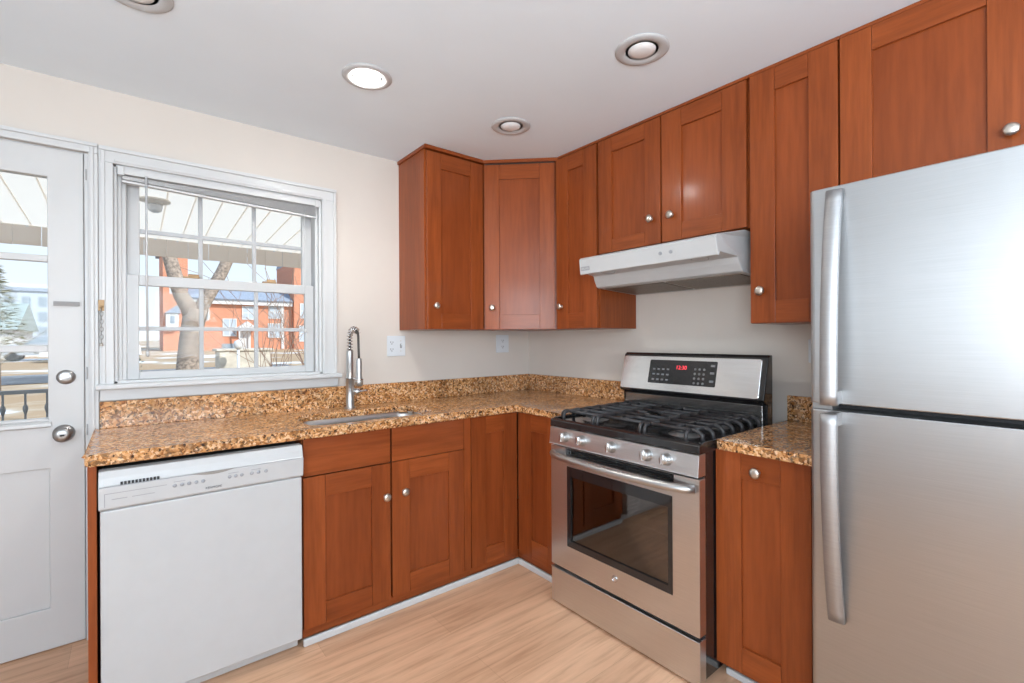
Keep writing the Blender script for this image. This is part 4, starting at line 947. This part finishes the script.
t = thing('porch_light', 'round white porch light under the awning seen through the upper window pane', 'lamp', (-2.122, 1.3, 2.15))
bm = bm_(); lathe(bm, (-2.122, 1.3, 2.1495), (0, 0, -1), [(0, 0), (0.085, 0), (0.085, 0.012), (0.05, 0.022), (0.045, 0.03), (0, 0.03)], 24); obj('canopy', bm, VAL, t)
bm = bm_(); lathe(bm, (-2.122, 1.3, 2.124), (0, 0, -1), [(0, 0), (0.036, 0), (0.042, 0.02), (0.036, 0.045), (0.02, 0.056), (0, 0.058)], 20); obj('shade', bm, SLATM, t)
t = thing('porch_railing', 'grey iron porch railing with ornamented balusters seen through the door', 'railing', (-3.6, 2.4, -0.10))
bm = bm_(); box(bm, FW, -5.2, -2.35, 0.835, 0.862, 2.38, 2.42); obj('top_rail', bm, IRONRAIL, t)
bm = bm_(); box(bm, FW, -5.2, -2.35, 0.0, 0.02, 2.39, 2.41); obj('bottom_rail', bm, IRONRAIL, t)
x = -5.17
while x < -2.35:
    bm = bm_(); box(bm, FW, x - 0.006, x + 0.006, -0.10 if abs(x + 5.17) < 0.01 else 0.02, 0.835, 2.394, 2.406); lathe(bm, (x, 2.4, 0.77), (0, 0, -1), [(0, 0), (0.014, 0.03), (0.016, 0.05), (0.006, 0.09), (0, 0.09)], 8); obj('baluster', bm, IRONRAIL, t); x += 0.1155
bm = bm_(); box(bm, FW, -2.37, -2.33, -0.10, 0.88, 2.38, 2.42); obj('newel_post', bm, IRONRAIL, t)

# ------------------------------------------------------------------ yard, street and houses
def gz(y): return -0.30 + 0.0135 * max(0.0, y - 3)
bm = bm_(); ys = [2.55, 3, 8, 15, 25, 40, 60, 90, 130]
rows = [[bm.verts.new((x, y, gz(y) - (0.0 if y > 2.6 else 0.0))) for x in (-80, -40, -15, -5, 0, 8, 25, 60, 110)] for y in ys]
for a, b in zip(rows, rows[1:]):
    for j in range(len(a) - 1): bm.faces.new([a[j], a[j + 1], b[j + 1], b[j]])
g = struct('terrain', bm, SNOW); g['label'] = 'lawn with patches of snow and straw-coloured grass'
bm = bm_(); v = [bm.verts.new(p) for p in ((-40, 11, gz(11) + 0.02), (4, 20, gz(20) + 0.02), (4, 24, gz(24) + 0.02), (-40, 17, gz(17) + 0.02))]; bm.faces.new(v)
bmesh.ops.solidify(bm, geom=bm.faces[:], thickness=0.015); struct('street', bm, STREET)['label'] = 'pale salted street'

def house_window(t, x0, x1, z0, z1, yf, mat=PWHITE, cols=1):
    bm = bm_(); f = 0.09
    box(bm, FW, x0 - f, x1 + f, z0 - f, z0, yf - 0.08, yf); box(bm, FW, x0 - f, x1 + f, z1, z1 + f, yf - 0.08, yf); box(bm, FW, x0 - f, x0, z0, z1, yf - 0.08, yf); box(bm, FW, x1, x1 + f, z0, z1, yf - 0.08, yf)
    box(bm, FW, x0, x1, (z0 + z1) / 2 - 0.04, (z0 + z1) / 2 + 0.04, yf - 0.06, yf)
    xm = (x0 + x1) / 2; box(bm, FW, xm - 0.03, xm + 0.03, z0, z1, yf - 0.055, yf)
    wn = obj('window', bm, mat, t)
    bm = bm_(); box(bm, FW, x0, x1, z0, z1, yf - 0.03, yf - 0.005); obj('pane', bm, PALEBLOCK, wn)
YH = 50.0
# left block, taller
t = thing('brick_house', 'tall orange brick house end behind the forked tree with a small white gabled bay', 'house', (1.0, YH + 3, 0.3))
bm = bm_(); box(bm, FW, 0.05, 1.9, 0.2, 9.6, YH, YH + 7); wl = obj('wall', bm, BRICK, t)
bm = bm_(); prism(bm, Frame((0, 0, 0), (1, 0, 0), (0, 1, 0)), [(YH - 0.4, 9.8), (YH + 3.5, 12.2), (YH + 7.4, 9.8), (YH + 7.4, 9.6), (YH - 0.4, 9.6)], -0.25, 1.9); obj('roof', bm, SLATE, t)
bm = bm_(); box(bm, FW, 0.22, 1.15, 2.45, 3.75, YH - 0.7, YH); bay = obj('bay', bm, PWHITE, t)
bm = bm_(); plate(bm, Frame((0, 0, 0), (1, 0, 0), (0, 1, 0)), [(0.1, 3.72), (1.3, 3.72), (1.15, 4.35), (1.0, 4.45)], YH - 0.85, YH); obj('bay_roof', bm, SLATE, bay)
bm = bm_(); box(bm, FW, 0.5, 0.85, 2.8, 3.5, YH - 0.73, YH - 0.7); obj('bay_window', bm, PANE_D, bay)
house_window(t, 0.6, 1.4, 5.6, 7.0, YH)
# middle block
t = thing('brick_house', 'lower orange brick house with a white gutter, in the middle of the window view', 'house', (7.3, YH + 3, 0.3))
bm = bm_(); box(bm, FW, 1.92, 10.9, 0.2, 5.0, YH + 0.3, YH + 7); obj('wall', bm, BRICK, t)
bm = bm_(); prism(bm, Frame((0, 0, 0), (1, 0, 0), (0, 1, 0)), [(YH - 0.3, 5.25), (YH + 4, 7.4), (YH + 7.4, 5.3), (YH - 0.2, 5.1)], 1.92, 10.9); obj('roof', bm, SLATE, t)
bm = bm_(); box(bm, FW, 1.92, 10.9, 4.75, 5.2, YH - 0.12, YH + 0.3); obj('gutter', bm, PWHITE, t)
house_window(t, 4.75, 5.75, 1.75, 3.3, YH + 0.3); house_window(t, 2.6, 3.5, 3.3, 4.5, YH + 0.3); house_window(t, 8.75, 9.75, 3.55, 4.75, YH + 0.3); house_window(t, 6.4, 7.3, 3.4, 4.55, YH + 0.3); house_window(t, 8.7, 9.7, 1.6, 2.9, YH + 0.3)
bm = bm_(); box(bm, FW, 4.6, 5.9, 0.45, 0.95, YH + 0.2, YH + 0.3); obj('basement_window', bm, PANE_D, t)
bm = bm_(); box(bm, FW, 6.15, 7.05, 0.3, 2.35, YH + 0.22, YH + 0.3); fd_ = obj('front_door', bm, PWHITE, t)
bm = bm_(); plate(bm, Frame((0, 0, 0), (1, 0, 0), (0, 1, 0)), [(5.75, 2.45), (7.45, 2.45), (6.6, 3.1)], YH - 0.9, YH + 0.3); box(bm, FW, 5.85, 5.97, 0.3, 2.45, YH - 0.85, YH - 0.73); box(bm, FW, 7.23, 7.35, 0.3, 2.45, YH - 0.85, YH - 0.73); obj('portico', bm, PWHITE, t)
bm = bm_(); box(bm, FW, 9.85, 10.1, 0.4, 4.75, YH + 0.12, YH + 0.3); obj('downspout', bm, PWHITE, t)
# right block
t = thing('brick_house', 'orange brick house at the right of the window view behind bare twigs', 'house', (13, YH + 2, 0.3))
bm = bm_(); box(bm, FW, 10.95, 17.0, 0.2, 9.4, YH - 0.4, YH + 7); obj('wall', bm, BRICK, t)
bm = bm_(); prism(bm, Frame((0, 0, 0), (1, 0, 0), (0, 1, 0)), [(YH - 0.8, 9.4), (YH + 3.5, 11.8), (YH + 7.4, 9.4)], 10.95, 17.3); obj('roof', bm, SLATE, t)
house_window(t, 11.6, 12.5, 3.6, 5.0, YH - 0.4); house_window(t, 11.5, 12.5, 1.2, 2.7, YH - 0.4); house_window(t, 14.0, 15.0, 3.6, 5.0, YH - 0.4)

def ramped_branch(bm, p, d, length, r, depth, rng, seg=7, droop=0.0):
    pts = [Vector(p)]; rad = [r]; k = 5; d = Vector(d).normalized()
    for i in range(k):
        d = (d + Vector((rng.uniform(-.18, .18), rng.uniform(-.18, .18), rng.uniform(-.1, .12) - droop))).normalized()
        pts.append(pts[-1] + d * length / k); rad.append(max(0.004, r * (1 - 0.62 * (i + 1) / k)))
    tube(bm, pts, rad, seg)
    if depth > 0:
        for i in range(rng.choice((2, 3, 3))):
            j = rng.randint(2, k); nd = (d + Vector((rng.uniform(-.9, .9), rng.uniform(-.6, .6), rng.uniform(-.3, .6)))).normalized()
            ramped_branch(bm, pts[j], nd, length * rng.uniform(.55, .8), rad[j] * 0.7, depth - 1, rng, 5, droop)
t = thing('yard_tree', 'thick bare forked tree trunk in the yard outside the window', 'tree', (-1.60, 6.0, gz(6)))
bm = bm_(); tube(bm, [(-1.62, 6, gz(6) - 0.05), (-1.60, 6, 0.0), (-1.565, 6, 0.86), (-1.545, 6, 1.25), (-1.50, 6, 1.55), (-1.47, 6, 1.70)], [0.27, 0.21, 0.160, 0.145, 0.15, 0.15], 18)
tube(bm, [(-1.50, 6, 1.52), (-1.56, 6, 1.72), (-1.66, 6, 1.90), (-1.71, 6.02, 2.1), (-1.80, 6.05, 2.5), (-1.86, 6.1, 3.1)], [0.13, 0.115, 0.10, 0.10, 0.09, 0.075], 14)
tube(bm, [(-1.46, 6, 1.55), (-1.40, 6, 1.75), (-1.27, 6, 2.00), (-1.13, 6.0, 2.30), (-0.98, 5.95, 2.7), (-0.85, 5.9, 3.4)], [0.12, 0.10, 0.088, 0.085, 0.08, 0.06], 14)
obj('trunk', bm, BARK, t)
rng = random.Random(3); bm = bm_()
for p, d in (((-1.80, 6.05, 2.5), (-.5, .2, .5)), ((-1.86, 6.1, 3.1), (-.2, .1, 1)), ((-0.98, 5.95, 2.7), (.8, 0, .4)), ((-0.85, 5.9, 3.4), (.3, 0, 1)), ((-1.05, 5.98, 2.5), (.9, -.1, .25))):
    ramped_branch(bm, p, d, 1.3, 0.03, 2, rng)
obj('branches', bm, BARK, t)
def twig_bush(x, y, n_, hgt, spread, label, seed, mat=TWIG, r=0.010):
    rng = random.Random(seed); bm = bm_()
    for i in range(n_):
        a = rng.uniform(0, 6.28); ramped_branch(bm, (x + .12 * math.cos(a), y + .12 * math.sin(a), gz(y)), (spread * math.cos(a), spread * math.sin(a), 1.0), hgt * rng.uniform(.6, 1), r, 2, rng, 5)
    return tag(obj('bare_shrub', bm, mat, loc=(x, y, gz(y))), label, 'shrub')
twig_bush(-0.15, 6.5, 9, 1.75, 0.35, 'tangled bare shrub at the lower right of the window', 11)
twig_bush(2.6, 14.0, 9, 2.6, 0.45, 'bare brown shrub in front of the brick house beyond the tree', 12, r=0.018)
twig_bush(-5.3, 13.0, 9, 1.6, 0.6, 'scrubby bare bush seen through the lower door pane', 13, mat=plain('scrub_brown', (0.28, 0.24, 0.17), 0.9), r=0.016)
t = thing('yard_lamp', 'white globe lamp on a short post outside the window', 'lamp', (0.4, 14, gz(14)))
bm = bm_(); tube(bm, [(0.02, 12.0, gz(12)), (0.02, 12.0, 1.0)], 0.035, 10); obj('post', bm, SLATM, t)
bm = bm_(); lathe(bm, (0.02, 12.0, 1.0), (0, 0, 1), [(0, 0), (0.06, 0), (0.10, 0.06), (0.12, 0.13), (0.09, 0.21), (0, 0.25)], 16); obj('globe', bm, PWHITE, t)
bm = bm_(); box(bm, FW, -0.35, 0.95, gz(13), 0.93, 12.6, 13.4); box(bm, FW, -0.42, 1.02, 0.93, 1.0, 12.55, 13.45)
tag(obj('planter_wall', bm, plain('tan_stone', (0.56, 0.52, 0.44), 0.9, noise=0.15, nscale=6), loc=(0.3, 13, gz(13)), bevel=0.02), 'low grey stone planter wall beside the globe lamp', 'planter')
rng = random.Random(5); bm = bm_()
for i in range(220):
    c = Vector((-2.55 + rng.gauss(0, .32), 22 + rng.gauss(0, .3), gz(22) + abs(rng.gauss(.25, .2)))); r = rng.uniform(.05, .12)
    vs = [bm.verts.new(c + Vector((rng.uniform(-r, r), rng.uniform(-r, r), rng.uniform(-r, r)))) for _ in range(4)]
    for q in ((0, 1, 2), (0, 2, 3), (0, 3, 1), (1, 3, 2)): bm.faces.new([vs[j] for j in q])
tag(obj('evergreen_shrub', bm, SHRUBM, loc=(-2.55, 22, gz(22))), 'small dark green shrub at the foot of the brick house end', 'shrub')

def car(x, y, label, mat, length=4.3):
    t = thing('parked_car', label, 'car', (x, y, gz(y)))
    z = gz(y); F = Frame((x, y, z), (0, 1, 0), (1, 0, 0))
    bm = bm_(); prism(bm, F, [(-2.1, .3), (-2.1, .75), (-1.9, .88), (-1.0, .95), (-0.4, 1.42), (1.0, 1.45), (1.75, .98), (2.1, .9), (2.15, .35)], -.85, .85); obj('body', bm, mat, t, bevel=.05)
    bm = bm_(); prism(bm, F, [(-.88, .97), (-.36, 1.36), (.95, 1.38), (1.5, 1.0)], -.86, .86); obj('side_windows', bm, PANE_D, t)
    for a in (-1.35, 1.35):
        for s in (-.75, .75):
            bm = bm_(); lathe(bm, F.p(s - .1, .32, a), F.U, [(0, 0), (.2, 0), (.32, .02), (.32, .18), (.2, .2), (0, .2)], 18); obj('wheel', bm, TYRE, t)
car(-3.9, 33, 'white car parked on the street seen through the lower left window pane', CARW)
car(-6.0, 36, 'silver car parked farther along the street behind the white one', plain('silver_car', (.45, .48, .52), .3, .3))
def block(name, label, x0, x1, y_, z1, roof_z, wall, roofm, dep=8, wins=None):
    t = thing(name, label, 'house', ((x0 + x1) / 2, y_, gz(y_)))
    bm = bm_(); box(bm, FW, x0, x1, gz(y_) - .2, z1, y_, y_ + dep); obj('wall', bm, wall, t)
    bm = bm_(); prism(bm, Frame((0, 0, 0), (1, 0, 0), (0, 1, 0)), [(y_ - .5, z1), (y_ + dep / 2, roof_z), (y_ + dep + .5, z1)], x0 - .3, x1 + .3); obj('roof', bm, roofm, t)
    for (a, b, c, d) in wins or []: house_window(t, a, b, c, d, y_)
block('garage', 'white garage with a grey-green roof seen through the middle door pane', -12.6, -8.0, 40, 2.0, 3.9, PWHITE, GREYGREEN, 8, [(-10.6, -9.9, .7, 1.6), (-9.2, -8.6, .7, 1.6)])
block('side_house', 'grey house with a slate roof at the far left of the window view', -6.6, -2.6, 62, 3.4, 5.6, PALEBLOCK, GREYGREEN, 7, [(-5.9, -5.2, 1.6, 2.8), (-4.2, -3.4, 1.6, 2.8)])
t = thing('apartment_block', 'pale blue apartment block far beyond the garage', 'building', (-22, 95, 1))
bm = bm_(); box(bm, FW, -23.5, -11.0, 0.5, 8.6, 95, 105); obj('wall', bm, PALEBLOCK, t)
bm = bm_(); box(bm, FW, -23.8, -10.8, 8.6, 9.1, 94.7, 105.3); obj('roof', bm, SLATE, t)
for i in range(7):
    for j in range(3):
        bm = bm_(); x = -22.9 + 1.7 * i; box(bm, FW, x, x + 0.9, 2.0 + 2.2 * j, 3.4 + 2.2 * j, 94.93, 95); obj('window', bm, PANE_D, t)
t = thing('evergreen_tree', 'tall thin-needled evergreen standing left in the door glass', 'tree', (-4.95, 15, gz(15)))
bm = bm_(); tube(bm, [(-4.95, 15, gz(15)), (-4.93, 15, 1.2), (-4.95, 15, 3.2)], [.13, .10, .03], 10); obj('trunk', bm, BARK, t)
rng = random.Random(9); bm = bm_()
for i in range(1100):
    h = rng.uniform(1.0, 3.2); rr = (3.35 - h) * 0.36 * rng.uniform(.2, 1.0); a = rng.uniform(0, 6.28)
    c = Vector((-4.95 + rr * math.cos(a), 15 + rr * math.sin(a), h - rr * .12)); r = rng.uniform(.02, .05)
    e = Vector((math.cos(a), math.sin(a), rng.uniform(-.3, .2))) * rng.uniform(.08, .2)
    vs = [bm.verts.new(c + Vector((rng.uniform(-r, r), rng.uniform(-r, r), rng.uniform(-r, r) * .5))) for _ in range(3)] + [bm.verts.new(c + e)]
    for q in ((0, 1, 2), (0, 2, 3), (0, 3, 1), (1, 3, 2)): bm.faces.new([vs[j] for j in q])
obj('needles', bm, GREEN, t)
